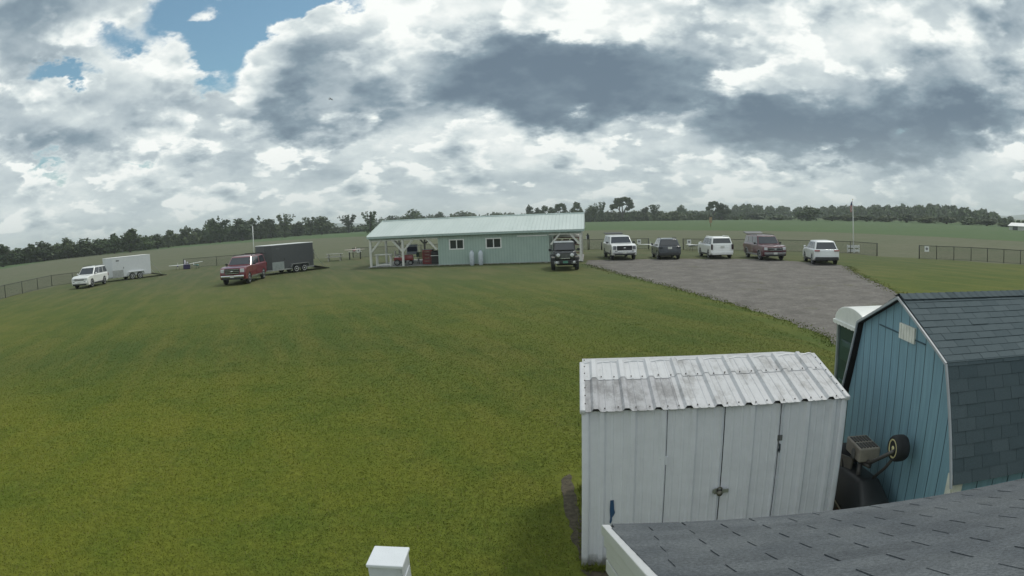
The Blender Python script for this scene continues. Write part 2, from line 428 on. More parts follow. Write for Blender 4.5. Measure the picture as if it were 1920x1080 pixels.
# blades of the near lawn, thinning out with distance
def lawn_blades(n=420000):
    r = 4.2 + 34 * rng.beta(1.0, 2.6, n); a = rng.uniform(R(-62), R(36), n)
    x = r * np.sin(a); y = r * np.cos(a)
    keep = ~((x > .60) & (x < 4.3) & (y > 4.0) & (y < 8)) & ~((x > 8.3 - .0 * y) & (y < 47)) & ~((y < 4.4) & (x > -.3))
    keep &= ~((x > .50) & (y > 5.4) & (y < 8.3) & (x < .9) & (rng.random(n) < .75))
    x, y, r = x[keep], y[keep], r[keep]; n = len(x)
    th = rng.uniform(0, 2 * math.pi, n); w = (.0028 + .00055 * r) * rng.uniform(.6, 1.3, n); h = (.011 + .0004 * r) * rng.uniform(.5, 1.35, n) * np.clip((40 - r) / 26, .15, 1)
    # longer tufts left by the mower along walls, posts and the gravel edge
    tx, ty, th_ = [], [], []
    def tuft(ax, ay, bx, by, k, sd, hh):
        f = rng.random(k); tx.append(ax + (bx - ax) * f + rng.normal(0, sd, k)); ty.append(ay + (by - ay) * f + rng.normal(0, sd, k)); th_.append(rng.uniform(.4, 1.2, k) * hh)
    tuft(.63, 5.65, .86, 7.8, 260, .03, .07); tuft(.64, 5.60, .95, 5.55, 260, .03, .08); tuft(-1.14, 3.82, -.84, 3.82, 160, .03, .08); tuft(-1.14, 4.15, -.84, 4.15, 160, .03, .08); tuft(-1.14, 3.82, -1.14, 4.15, 160, .03, .08)
    ge = [(5.6, 46.6), (6.6, 38), (7.8, 30.6), (8.6, 24.6), (9.1, 20.1), (9.2, 16.6), (8.9, 14.9), (8.9, 10)]
    for i in range(len(ge) - 1): tuft(*ge[i], *ge[i + 1], 420, .22, .035 + .0006 * ge[i][1])
    for i, (a_, b_) in enumerate((((17.5, 23.7), (19.2, 28.6)), ((19.2, 28.6), (20.9, 33.4)), ((20.9, 33.4), (23, 38)))): tuft(*a_, *b_, 300, .25, .05)
    tuft(-11.6, 51.2, 5.6, 49.0, 1500, .10, .09)
    tx, ty, th_ = np.concatenate(tx), np.concatenate(ty), np.concatenate(th_); tr = np.hypot(tx, ty); k = len(tx)
    x = np.concatenate([x, tx]); y = np.concatenate([y, ty]); r = np.concatenate([r, tr]); h = np.concatenate([h, th_]); n += k
    th = np.concatenate([th, rng.uniform(0, 2 * math.pi, k)]); w = np.concatenate([w, (.003 + .0009 * tr) * rng.uniform(.6, 1.2, k)])
    lean = h * rng.uniform(.2, 1.1, n); la = rng.uniform(0, 2 * math.pi, n)
    V = np.empty((n, 3, 3)); dx, dy = np.cos(th) * w, np.sin(th) * w
    V[:, 0] = np.stack([x - dx, y - dy, np.full(n, .012)], 1); V[:, 1] = np.stack([x + dx, y + dy, np.full(n, .012)], 1)
    V[:, 2] = np.stack([x + lean * np.cos(la), y + lean * np.sin(la), .012 + h], 1)
    me = bpy.data.meshes.new('lawn_grass')
    me.vertices.add(3 * n); me.vertices.foreach_set('co', V.reshape(-1))
    me.loops.add(3 * n); me.loops.foreach_set('vertex_index', np.arange(3 * n))
    me.polygons.add(n); me.polygons.foreach_set('loop_start', np.arange(0, 3 * n, 3)); me.polygons.foreach_set('loop_total', np.full(n, 3))
    me.update()
    m, g, p, oc = newmat('grass_blade')
    c = turf(g, oc)
    isl = g.n('ShaderNodeNewGeometry').outputs['Random Per Island']
    c = g.vm('SCALE', c, scale=g.ramp(isl, 0, 1, .82, 1.18, False))
    c = g.mix(g.ramp(isl, .94, .97), c, (.20, .17, .085))
    g.put(p.inputs['Base Color'], c); p.inputs['Roughness'].default_value = .7; p.inputs['Specular IOR Level'].default_value = .2
    me.materials.append(m)
    o = bpy.data.objects.new('lawn_grass', me); COL.objects.link(o)
    tag(o, 'short mown green grass covering the near lawn', 'grass', kind='stuff')
lawn_blades()
# ------------------------------------------------------------------ white metal shed
def ribbed(bm, A, e, up, out, L, H, ribs, rh=.02, rw=.030, minor=True, t0=0.0):
    """sheet metal panel: ribs (positions along e) run along 'up'; ridges stick out along 'out'"""
    A, e, up, out = Vector(A), Vector(e), Vector(up), Vector(out)
    prof = []
    def put(x, h):
        if -1e-6 <= x <= L + 1e-6: prof.append((x, h))
    put(0, 0)
    marks = []
    for r in ribs:
        marks += [(r - rw, 0), (r - rw * .45, rh), (r + rw * .45, rh), (r + rw, 0)]
        if minor:
            for q in (r + .105, r + .20): marks += [(q - .012, 0), (q - .006, .005), (q + .006, .005), (q + .012, 0)]
    for x, h in sorted(marks):
        if 0 < x < L: put(x, h)
    put(L, 0)
    vs = []; fs = []
    for s in (0, 1):
        for x, h in prof: vs.append(A + e * x + up * (H * s) + out * h)
    k = len(prof); fs = [(i, i + 1, i + 1 + k, i + k) for i in range(k - 1)]
    o = len(vs)                       # thin back so that the sheet is not a single face
    for s in (0, 1):
        for x, h in prof: vs.append(A + e * x + up * (H * s) + out * (h - .004))
    fs += [(o + i + k, o + i + 1 + k, o + i + 1, o + i) for i in range(k - 1)]
    fs += [(i, o + i, o + i + 1, i + 1) for i in range(k - 1)] + [(k + i, k + i + 1, o + k + i + 1, o + k + i) for i in range(k - 1)]
    fs += [(0, k, o + k, o), (k - 1, o + k - 1, o + 2 * k - 1, 2 * k - 1)]
    bm.add(vs, fs)

def metal_paint(name, col, grime, lo, streak=True, bot=None):
    m, g, p, oc = newmat(name)
    n = g.noise(oc, 5, 6, .65); st = g.noise(g.vm('MULTIPLY', oc, (22, 1.1, .7)), 1.0, 5, .6)
    c = g.mix(g.ramp(n, .3, .75), col, tuple(q * .90 for q in col))
    if streak: c = g.mix(g.m('MULTIPLY', g.ramp(st, .52, .75), .20), c, grime)
    c = g.mix(g.m('MULTIPLY', g.ramp(g.noise(g.vm('MULTIPLY', oc, (1.6, .8, 1)), 2.6, 9, .78), lo, lo + .2), .75), c, grime)
    c = g.mix(g.ramp(g.noise(oc, 75, 2, .5), .74, .80), c, (.20, .17, .14))
    if bot:
        zz = g.sep(oc)[2]
        c = g.mix(g.m('MULTIPLY', g.ramp(g.m('ADD', zz, g.m('MULTIPLY', g.noise(oc, 9, 6, .7), -.28)), -.10, bot, 1, 0), .8), c, (.14, .14, .12))
    g.put(p.inputs['Base Color'], c); p.inputs['Roughness'].default_value = .5
    g.put(p.inputs['Normal'], g.bump(g.noise(oc, 3.0, 3, .5), .12, .02))
    return m
SHEDW = metal_paint('shed_wall_paint', (.715, .725, .775), (.52, .52, .53), .70, bot=.06)
SHEDR = metal_paint('shed_roof_paint', (.54, .545, .56), (.255, .25, .245), .45)
SHEDR2 = metal_paint('shed_roof_paint_upper', (.60, .605, .62), (.31, .305, .30), .52)

SA = R(-6.2)
se = Vector((math.cos(SA), math.sin(SA), 0)); sg = Vector((-math.sin(SA), math.cos(SA), 0)); UP = Vector((0, 0, 1))
SL, SH, SD, SRIDGE = 2.655, 1.76, 2.14, 1.965
shed = thing('metal_shed', 'small white ribbed metal shed with a stained ribbed roof and padlocked doors', 'shed', (.665, 5.69, 0), SA)
X, Y = Vector((1, 0, 0)), Vector((0, 1, 0))
RIBS = [.15 + .30 * i for i in range(9)]
D0, D1, D2 = .790, 1.365, 1.955
def front(name, a, b, z0, label=None, out=0.0):
    bm = MB(); ribbed(bm, (a, -out, z0), X, UP, -Y, b - a, SH - z0, [r - a for r in RIBS], .027, .042)
    return bm.build(name, SHEDW, shed)
front('wall', 0, D0 - .006, .01); front('wall', D2 + .006, SL, .01)
dl = front('door', D0, D1 - .005, .05, out=-.002); dr = front('door', D1 + .005, D2, .05, out=-.002)
bm = MB(); bm.box((SL / 2, .12, SH / 2 - .02), (SL - .06, .16, SH - .1)); bm.build('gap_backing', mat('shed_inside_shade', (.02, .02, .022), .8), shed)  # black backing box; its colour paints the shade seen through the door gaps
for sx, nm in ((0, 'wall'), (SL, 'wall')):
    bm = MB(); s = -1 if sx == 0 else 1
    k = 9
    for i in range(k):                   # gable side: strips under the two roof slopes
        y0, y1 = SD * i / k, SD * (i + 1) / k
        zt = lambda y: SH + (SRIDGE - SH) * (1 - abs(y - SD / 2) / (SD / 2)) - .02
        bm.add([(sx, y0, .01), (sx, y1, .01), (sx, y1, zt(y1)), (sx, y0, zt(y0)), (sx + s * .016, y0 + .03, .01), (sx + s * .016, y1 - .03, .01), (sx + s * .016, y1 - .03, zt(y1)), (sx + s * .016, y0 + .03, zt(y0))],
               [(4, 5, 6, 7), (0, 4, 7, 3), (1, 2, 6, 5), (0, 3, 2, 1)])
    bm.build(nm, SHEDW, shed)
bm = MB(); bm.box((SL / 2, SD - .01, SH / 2), (SL, .02, SH)); bm.build('wall', SHEDW, shed)
for sx in (-.008, SL + .008):
    bm = MB(); bm.box((sx, .012, SH / 2 + .005), (.075, .085, SH)); bm.build('corner_trim', SHEDW, shed, .022, True, 3)
# roof: a lower sheet, an upper sheet lapped over it, the far slope, ridge and side trim
sl = math.hypot(SD / 2 + .05, SRIDGE - SH + .012)
ru = Vector((0, SD / 2 + .05, SRIDGE - SH + .012)).normalized(); ro = Vector((0, -ru.z, ru.y))
RR = [.12 + .30 * i for i in range(10)]
def roof_sheet(a, b, s0, s1, lift, m, i0):
    bm = MB(); ribbed(bm, Vector((a, -.05, SH + .008)) + ru * s0 + ro * lift, X, ru, ro, b - a, s1 - s0, [r - a - .03 for r in RR], .032, .046)
    return bm.build('roof_sheet', m, shed)
roof_sheet(-.03, .91, 0, sl * .64, .000, metal_paint('shed_roof_grimy', (.44, .44, .455), (.17, .165, .165), .40), 0)
roof_sheet(.905, SL + .03, 0, sl * .68, .003, SHEDR, 3)
roof_sheet(-.03, .91, sl * .60, sl, .006, SHEDR2, 0)
roof_sheet(.905, SL + .03, sl * .62, sl, .009, SHEDR, 3)
bm = MB(); bm.slab([(-.03, SD / 2, SRIDGE + .015), (SL + .03, SD / 2, SRIDGE + .015), (SL + .03, SD + .05, SH + .008), (-.03, SD + .05, SH + .008)], .006, (0, 0, 1)); bm.build('roof_sheet', SHEDR, shed)
bm = MB()
for r in [-.03] + RR[:-1]: bm.tube([(r, SD / 2 - .035, SRIDGE + .012), (min(r + .12, SL), SD / 2, SRIDGE + .022), (min(r + .30, SL + .03), SD / 2 - .02, SRIDGE + .014)], .020, 8)
bm.build('ridge_trim', SHEDR2, shed)
for sx in (-.035, SL + .035):
    bm = MB(); bm.bar(Vector((sx, -.055, SH + .006)), Vector((sx, SD / 2, SRIDGE + .012)), .055, .05); bm.build('roof_trim', SHEDR2, shed, .012, True)
SCREW = mat('rusty_screw', (.10, .09, .085), .6)
sm_ = MB(); sm_.tube([(0, 0, 0), (0, 0, .010)], .0072, 6); screw0 = None
def screw(q):
    global screw0
    if screw0 is None: o = screw0 = sm_.build('roof_screw', SCREW, shed)
    else: o = screw0.copy(); COL.objects.link(o)
    o.location = q; o.rotation_euler = (math.atan2(ru.z, ru.y), 0, 0)
for row, t in enumerate((.045, .64, .655)):
    for r in RR:
        for dx in (.09, .215):
            x = r + dx - .03
            if x > SL or (row == 2 and rng.random() < .7): continue
            screw(Vector((x + rng.normal() * .006, -.05, SH + .008)) + ru * (sl * t + rng.normal() * .008) + ro * (.008 if row == 0 else .013))
for sx in (-.01, SL):
    for k in range(7): screw(Vector((sx, -.03, SH + .03)) + ru * (sl * (.06 + k * .15)) + ro * .02)
BLUEP = mat('old_blue_paint', (.02, .07, .16), .6)
bm = MB(); pts = [(.0, .0), (.035, .005), (.042, -.10), (.052, -.14), (.040, -.17), (.022, -.20), (.024, -.235), (.010, -.27), (-.002, -.26), (.004, -.20), (-.003, -.12)]
bm.slab([(.240 + a, -.0065, .80 + b) for a, b in pts], .003, (0, -1, 0)); bm.build('blue_paint_patch', BLUEP, shed)
bm = MB(); pts = [(0, 0), (.012, -.01), (.014, -.05), (.006, -.075), (-.004, -.05), (.002, -.03)]
bm.slab([(1.05 + a, -.006, .72 + b) for a, b in pts], .003, (0, -1, 0))
bm.build('dark_paint_chip', mat('chipped_dark', (.03, .04, .05), .7), shed)
bm = MB(); bm.slab([(1.955 + a * 1.6, -.025, 1.34 + b * 1.5) for a, b in pts], .003, (0, -1, 0))
bm.build('dark_paint_chip', mat('chipped_dark', (.03, .04, .05), .7), shed)
bm = MB(); bm.box((1.365, -.030, .86), (.17, .014, .045)); bm.box((1.335, -.036, .862), (.075, .012, .07)); bm.build('hasp', STEEL, dl, .003)
bm = MB(); bm.tube([(1.327, -.046, .87), (1.327, -.061, .905), (1.350, -.061, .918), (1.373, -.061, .905), (1.373, -.046, .87)], .006, 8)
bm.lathe([(.0, -.016), (.028, -.016), (.031, 0), (.028, .016), (0, .016)], 16, (1.350, -.061, .848), 'y'); bm.build('padlock', mat('dull_brass', (.16, .15, .12), .4, .7), dl, 0, True)
for z in (1.34, ):
    bm = MB(); bm.box((D2 + .005, -.020, z + .055), (.055, .012, .06)); bm.build('hinge', mat('worn_hinge', (.10, .10, .10), .6), dr, .003)
for z in (1.22, .45):
    bm = MB(); bm.box((D0, -.008, z), (.03, .012, .09)); bm.build('hinge', SHEDW, dl, .003)

# ------------------------------------------------------------------ foreground shingled roof with the building below it
FA = R(-8.5)
fe = Vector((math.cos(FA), math.sin(FA), 0)); fg = Vector((-math.sin(FA), math.cos(FA), 0))
shop = thing('shingled_building', 'building in the foreground with a dark grey shingled roof and white rake trim', 'building', (.384, 2.376, 0), FA)
EZ, PIT = 2.285, .4167
LEN, RUN = 7.0, 3.2
m, g, p, oc = newmat('grey_shingle_granules')
f = g.noise(oc, 320, 3, .7); b = g.noise(oc, 2.2, 6, .65); sp = g.noise(oc, 85, 4, .85)
isl = g.n('ShaderNodeNewGeometry').outputs['Random Per Island']
c = g.mix(g.ramp(b, .32, .7), (.080, .090, .100), (.122, .134, .142))
c = g.vm('SCALE', c, scale=g.m('MULTIPLY', g.ramp(sp, .28, .72, .45, 1.55, False), g.m('MULTIPLY', g.ramp(isl, 0, 1, .90, 1.10, False), g.ramp(f, .2, .8, .7, 1.3, False))))
g.put(p.inputs['Base Color'], c); p.inputs['Roughness'].default_value = .95; p.inputs['Specular IOR Level'].default_value = .25
g.put(p.inputs['Normal'], g.bump(sp, .5, .006))
SHING = m
fs_ = (Matrix.Rotation(-FA, 3, 'Z') @ Vector((-.0208, -1, .373))).normalized(); fn = X.cross(-fs_).normalized(); fn = fn if fn.z > 0 else -fn
L_ = 1 / math.hypot(fs_.x, fs_.y)
E0 = Vector((0, .03, EZ))
bm = MB(); bm.slab([E0 + X * 0, E0 + X * LEN, E0 + X * LEN + fs_ * RUN * L_, E0 + fs_ * RUN * L_], .03, -fn); bm.build('roof_deck', mat('dark_felt', (.012, .012, .013), .9), shop)
tabs = MB(); EXP, TAB = .124, .305
rows = int(RUN * L_ / EXP)
for i in range(rows):
    s0 = i * EXP; x = -((i % 2) * TAB / 2 + i * .0135) % TAB - TAB
    while x < LEN:
        a, b2 = max(x + .0048, -.012), min(x + TAB - .0048, LEN)
        if b2 - a > .02:
            h0 = .0085 + rng.normal() * .0006; up = 2.05 * EXP
            p0, p1 = E0 + X * a + fs_ * s0, E0 + X * b2 + fs_ * s0
            tabs.add([p0 + fn * .002, p1 + fn * .002, p1 + fn * h0, p0 + fn * h0, p1 + fs_ * up + fn * .0012, p0 + fs_ * up + fn * .0012],
                     [(0, 1, 2, 3), (3, 2, 4, 5), (0, 3, 5), (1, 4, 2)])
        x += TAB
tabs.build('shingles', SHING, shop)
VINYL = mat('white_vinyl_trim', (.58, .59, .60), .35, var=.03)
bm = MB()
def rake(off, drop0, drop1, th):
    a = E0 + X * off; r = fs_ * RUN * L_
    bm.slab([a - UP * drop0, a + r - UP * drop0, a + r - UP * drop1, a - UP * drop1], th, (-1, 0, 0))
rake(-.004, -.004, .045, .036); rake(-.004, .050, .105, .024); rake(-.004, .112, .170, .012); rake(-.004, .178, .245, .012)
bm.build('rake_trim', VINYL, shop, .004, False, 2)
bm = MB(); bm.box((LEN / 2, .02, EZ - .09), (LEN - .02, .02, .15)); bm.build('fascia', VINYL, shop)
bm = MB(); bm.box((LEN / 2 + .05, -.20 - 1.5, (EZ - .10) / 2), (LEN - .20, 3.0, EZ - .10)); bm.build('wall', mat('pale_siding', (.52, .55, .56), .6), shop)

# ------------------------------------------------------------------ blue gambrel barn
BA = R(-9)
bn = Vector((math.cos(BA), math.sin(BA), 0)); bw = Vector((-math.sin(BA), math.cos(BA), 0))
borg = bn * 3.17 + bw * 6.02
barn = thing('gambrel_shed', 'teal blue wooden gambrel shed with vertical grooves and a dark shingled roof', 'shed', (borg.x, borg.y, 0), BA)
# local: x = away along the ridge, y = across the gable (+y far side)
HW, EVZ, KY, KZ, PZ, BL = 1.47, 1.36, 1.115, 2.325, 2.77, 5.0
m, g, p, oc = newmat('teal_grooved_siding')
sx, sy, sz = g.sep(oc)
u = g.m('FRACT', g.m('DIVIDE', g.m('ADD', g.m('ADD', sx, sy), .05), .2032))
gr = g.m('SUBTRACT', 1.0, g.ramp(g.m('ABSOLUTE', g.m('SUBTRACT', u, .5)), .020, .038))
wood = g.noise(g.vm('MULTIPLY', oc, (26, 26, 1.2)), 1.0, 5, .6); bl = g.noise(g.vm('MULTIPLY', oc, (1, 1, .45)), 2.2, 7, .7)
brd = g.n('ShaderNodeTexWhiteNoise', noise_dimensions='1D'); g.put(brd.inputs[0], g.m('FLOOR', g.m('DIVIDE', g.m('ADD', g.m('ADD', sx, sy), .05 + .1016), .2032)))
c = g.mix(g.ramp(bl, .3, .72), (.168, .300, .368), (.204, .352, .420))
c = g.vm('SCALE', c, scale=g.m('MULTIPLY', g.ramp(wood, .25, .75, .82, 1.16, False), g.ramp(brd.outputs[0], 0, 1, .94, 1.06, False)))
c = g.mix(gr, c, (.020, .045, .062))
g.put(p.inputs['Base Color'], c); p.inputs['Roughness'].default_value = .6
g.put(p.inputs['Normal'], g.bump(g.m('ADD', g.m('MULTIPLY', gr, -1.0), g.m('MULTIPLY', wood, .12)), .8, .008))
TEAL = m
pent = [(-HW, .10), (HW, .10), (HW, EVZ), (KY, KZ - .03), (0, PZ - .035), (-KY, KZ - .03), (-HW, EVZ)]
bm = MB(); bm.slab([(0, y, z) for y, z in pent], .05, (1, 0, 0)); bm.build('gable_wall', TEAL, barn)
for s in (-1, 1):
    bm = MB(); bm.box((BL / 2 + .055, s * (HW - .025), EVZ / 2 + .05), (BL, .05, EVZ - .10)); bm.build('side_wall', TEAL, barn)
bm = MB(); bm.box((BL / 2, 0, .05), (BL, 2 * HW - .05, .10)); bm.build('floor_skid', mat('treated_wood', (.16, .13, .09), .8), barn)
bm = MB(); bm.bar((-.006, -.55, KZ + .03), (-.006, .62, KZ + .03), .010, .014); bm.build('panel_seam', mat('dark_seam', (.05, .095, .12), .7), barn)  # dark joint line between the siding panels
m, g, p, oc = newmat('slate_shingle')
isl = g.n('ShaderNodeNewGeometry').outputs['Random Per Island']
c = g.mix(isl, (.060, .084, .094), (.082, .108, .118)); c = g.mix(g.ramp(isl, .95, .97), c, (.050, .072, .080))
c = g.vm('SCALE', c, scale=g.ramp(g.noise(oc, 150, 3, .7), .25, .75, .65, 1.35, False))
g.put(p.inputs['Base Color'], c); p.inputs['Roughness'].default_value = .9; p.inputs['Specular IOR Level'].default_value = .3
SLATE = m
OV = .06
def slope(a, b, s):
    """shingle tabs from the lower edge a to the upper edge b (y,z), side s"""
    lo, hi = Vector((0, s * a[0], a[1])), Vector((0, s * b[0], b[1])); d = hi - lo; Ls = d.length; d.normalize()
    nrm = Vector((0, s * d.z, s * -d.y * 1.0)); nrm = Vector((0, s * abs(d.z), abs(d.y)))
    dk = MB(); dk.slab([lo - X * OV, lo + X * BL, hi + X * BL, hi - X * OV], .02, -nrm); dk.build('roof_deck', MATS['dark_felt'], barn)
    t = MB(); ex = .118; nr = int(math.ceil(Ls / ex))
    for i in range(nr):
        s0 = i * ex; s1 = min(s0 + ex * 1.9, Ls); x = -OV - .012 - (i * .097) % .225
        while x < BL:
            w_ = .225 * (1 if rng.random() < .6 else 1); a_, b_ = max(x + .002, -OV - .012), min(x + w_ - .002, BL)
            if b_ - a_ > .02:
                h = .009 + abs(rng.normal()) * .002
                p0, p1 = lo + X * a_ + d * s0, lo + X * b_ + d * s0; q1, q0 = lo + X * b_ + d * s1, lo + X * a_ + d * s1
                t.add([p0 + nrm * .001, p1 + nrm * .001, p1 + nrm * h, p0 + nrm * h, q1 + nrm * .001, q0 + nrm * .001], [(0, 1, 2, 3), (3, 2, 4, 5), (0, 3, 5), (1, 4, 2)])
            x += w_
    t.build('shingles', SLATE, barn)
for s in (-1, 1):
    slope((HW + .10, EVZ - .06), (KY + .02, KZ), s); slope((KY + .03, KZ - .02), (0.0, PZ), s)
t = MB(); x = -OV - .012
while x < BL:
    for s in (-1, 1):
        t.add([(x, 0, PZ + .020), (x + .2, 0, PZ + .010), (x + .2, s * .13, PZ - .035), (x, s * .13, PZ - .025)], [(0, 1, 2, 3)])
    x += .105
t.build('ridge_cap', SLATE, barn)
TRIM = mat('grey_white_trim', (.36, .38, .40), .5, var=.06)
for s in (-1, 1):
    bm = MB(); q = [Vector((-OV - .026, s * (HW + .10), EVZ - .075)), Vector((-OV - .026, s * (KY + .025), KZ - .012)), Vector((-OV - .026, 0, PZ - .012))]
    for a, b in ((0, 1), (1, 2)): bm.bar(q[a] - UP * .014, q[b] - UP * .014, .020, .026)
    bm.build('rake_trim', TRIM, barn)
bm = MB(); bm.box((-.012, -HW + .045, .74), (.022, .10, 1.20)); bm.box((.05, -HW - .012, .74), (.10, .022, 1.20)); bm.build('corner_trim', mat('cream_trim', (.66, .66, .58), .5), barn)
v = []
for px_, py_ in ((1690, 602), (1719.5, 615), (1716.5, 647), (1687.5, 634.5)):
    d = ray(px_, py_); k = 3.17 / d.dot(bn); q = Vector((0, 0, CAM_H)) + d * k; v.append((0, (q - borg).dot(bw), q.z))
ys = [a[1] for a in v]; zs = [a[2] for a in v]; yc, zc_ = sum(ys) / 4, sum(zs) / 4; vw, vh = (max(ys) - min(ys)) * .95, (max(zs) - min(zs)) * .86
bm = MB(); bm.box((-.012, yc, zc_), (.024, vw, vh))
for k in range(-2, 3): bm.box((-.026, yc + k * vw / 5.5, zc_), (.006, .012, vh * .92))
bm.build('gable_vent', mat('cream_vent', (.70, .70, .64), .55), barn)

# ------------------------------------------------------------------ portable toilet behind the barn
pt = thing('portable_toilet', 'green portable toilet with a domed white roof beside the blue gambrel shed', 'toilet', (5.30, 7.62, 0), R(-7))
TGRN = mat('dark_green_plastic', (.018, .050, .042), .45, var=.15); TW = mat('translucent_white_plastic', (.72, .73, .70), .4, var=.05)
bm = MB(); bm.box((0, 0, .08), (1.10, 1.16, .14)); bm.build('base', BLACKP, pt, .02)
bm = MB(); bm.box((0, 0, 1.08), (1.02, 1.10, 1.86)); bm.build('cabin', TGRN, pt, .03)
for s in (-1, 1):
    for q in (-1, 1):
        bm = MB(); bm.box((s * .515, q * .555, 1.08), (.05, .05, 1.86)); bm.build('corner_post', mat('grey_green_plastic', (.28, .32, .31), .5), pt, .01)
bm = MB()
for z in (.55, 1.02, 1.62): bm.box((-.517, 0, z), (.03, .84, .30))
bm.build('side_panel', mat('green_panel', (.022, .062, .052), .4), pt, .03)
bm = MB(); bm.box((-.535, 0, 1.72), (.02, .6, .06)); bm.build('vent_grille', mat('green_vent', (.05, .10, .09), .5), pt)
prof = []; K = 14
for i in range(K + 1):
    a = math.pi * i / K; prof.append((-.60 * math.cos(a), 2.02 + .27 * math.sin(a) ** .85))
vs = [(x, y, z) for x in (-.57, .57) for (y, z) in prof]
bm = MB(); bm.add(vs, [tuple(range(K, -1, -1)), tuple(range(K + 1, 2 * K + 2))] + [(i, i + 1, i + K + 2, i + K + 1) for i in range(K)] + [(0, K + 1, 2 * K + 1, K)])
bm.build('roof', TW, pt, .012)
bm = MB()
for s in (-1, 1): bm.box((s * .575, 0, 2.02), (.045, 1.22, .055)); bm.box((0, s * .6, 2.02), (1.15, .045, .055))
for k in range(9): bm.box((-.60, -.5 + k * .125, 2.0), (.012, .06, .02))
bm.build('roof_rim', TW, pt, .008)

# ------------------------------------------------------------------ pedestal, mower in the gap
ped = thing('utility_pedestal', 'pale grey metal utility pedestal with a flat lid standing on the lawn', 'utility box', (-.985, 3.98, 0), R(-2))
GREYP = mat('pale_grey_enamel', (.56, .59, .62), .4, var=.08, dirt=((.36, .37, .35), 5, .60))
bm = MB(); bm.box((0, 0, .59), (.255, .27, 1.18)); bm.build('cabinet', GREYP, ped, .006)
bm = MB(); bm.box((0, 0, 1.197), (.275, .295, .03)); bm.build('lid', mat('pale_lid', (.70, .73, .76), .38, var=.03), ped, .008)
bm = MB(); bm.box((.131, -.01, .55), (.008, .20, 1.06)); bm.build('door', GREYP, ped, .003)
TYRE = mat('tyre_rubber', (.022, .023, .025), .8, var=.2, bump=.3, bscale=50)
def wheel_x(parent, c, r, w, rimcol, rr=.55, name='wheel', n=28, face=-1):
    """a wheel whose axle runs along x; the rim is its child"""
    bm = MB(); h = w / 2
    bm.lathe([(r * .60, -h * .85), (r * .86, -h), (r * .97, -h * .72), (r, -h * .3), (r, h * .3), (r * .97, h * .72), (r * .86, h), (r * .60, h * .85)], n, (0, 0, 0), 'x')
    o = bm.build(name, TYRE, parent, 0, True); o.location = c
    rm = MB(); q = r * rr
    for s in ((face,) if face else (-1, 1)):
        rm.lathe([(q * 1.06, s * h * .80), (q * 1.10, s * h * .93), (q * .95, s * h * .95), (q * .86, s * h * .60), (q * .35, s * h * .62), (q * .30, s * h * .92), (.001, s * h * .94)][::s], n, (0, 0, 0), 'x')
    rm.build('rim', rimcol, o, 0, True)
    return o
mow = thing('lawn_machine', 'black wheeled lawn machine with a beige engine box wedged between the two sheds', 'mower', (borg.x, borg.y, 0), BA)
BEIGE = mat('beige_engine_cover', (.25, .225, .185), .5); CREAM = mat('cream_rim', (.64, .58, .30), .45); MBLK = mat('machine_black', (.016, .018, .019), .45, bump=.2)
wheel_x(mow, (-.20, -.57, 1.31), .138, .16, CREAM, .66)
wheel_x(mow, (-.36, .52, .74), .235, .20, BEIGE, .62)
bm = MB(); bm.box((-.33, .08, 1.08), (.26, .44, .16)); bm.build('engine_box', BEIGE, mow, .018)
bm = MB()
for k in range(6):
    for q in (-.06, .14): bm.box((-.43 + k * .038, q + .02, 1.163), (.022, .15, .012))
bm.build('louvres', mat('louvre_dark', (.06, .055, .05), .6), mow)
bm = MB(); bm.tube([(-.47, .02, 1.06), (-.475, .02, 1.06)], .055, 16); bm.build('engine_cap', mat('engine_grey', (.12, .12, .115), .5), mow)
bm = MB(); bm.tube([(-.38, .30, .98), (-.34, -.2, 1.02), (-.28, -.62, 1.30)], .022, 10); bm.tube([(-.34, .45, .86), (-.32, -.15, .96)], .03, 10); bm.tube([(-.30, -.25, .86), (-.27, -.45, 1.05), (-.24, -.66, 1.31)], .018, 8)
bm.tube([(-.38, -.02, .98), (-.40, -.05, .80), (-.38, .02, .70)], .03, 10); bm.build('axle', mat('axle_steel', (.09, .085, .08), .45, .4), mow, 0, True)
bm = MB()
bm.add([(-.52, .60, .02), (-.52, -.50, .02), (-.10, -.50, .02), (-.10, .60, .02), (-.52, .56, .56), (-.51, -.50, .66), (-.14, -.50, .66), (-.14, .56, .56), (-.46, .40, .78), (-.46, -.22, .84), (-.2, -.22, .84), (-.2, .40, .78)],
       [(3, 2, 1, 0), (0, 1, 5, 4), (1, 2, 6, 5), (2, 3, 7, 6), (3, 0, 4, 7), (4, 5, 9, 8), (5, 6, 10, 9), (6, 7, 11, 10), (7, 4, 8, 11), (8, 9, 10, 11)])
bm.build('deck', MBLK, mow, .05, True, 3)
bm = MB(); bm.slab([(-.46, .50, .80), (-.40, .18, .70), (-.40, .14, .94), (-.46, .44, .90)], .02, (-1, 0, 0)); bm.build('engine_bracket', mat('bracket_tan', (.16, .15, .12), .6), mow)
bm = MB(); bm.box((-.526, -.02, .33), (.006, .36, .010)); bm.box((-.526, -.30, .345), (.006, .035, .035)); bm.box((-.526, -.35, .345), (.006, .03, .04)); bm.build('decal', mat('faded_orange_decal', (.22, .07, .03), .6), mow)
bm = MB(); bm.tube([(-.5, .55, .55), (-.53, .35, .40), (-.53, -.1, .36), (-.5, -.35, .42)], .010, 8); bm.build('cable', mat('tan_cable', (.20, .18, .12), .6), mow)
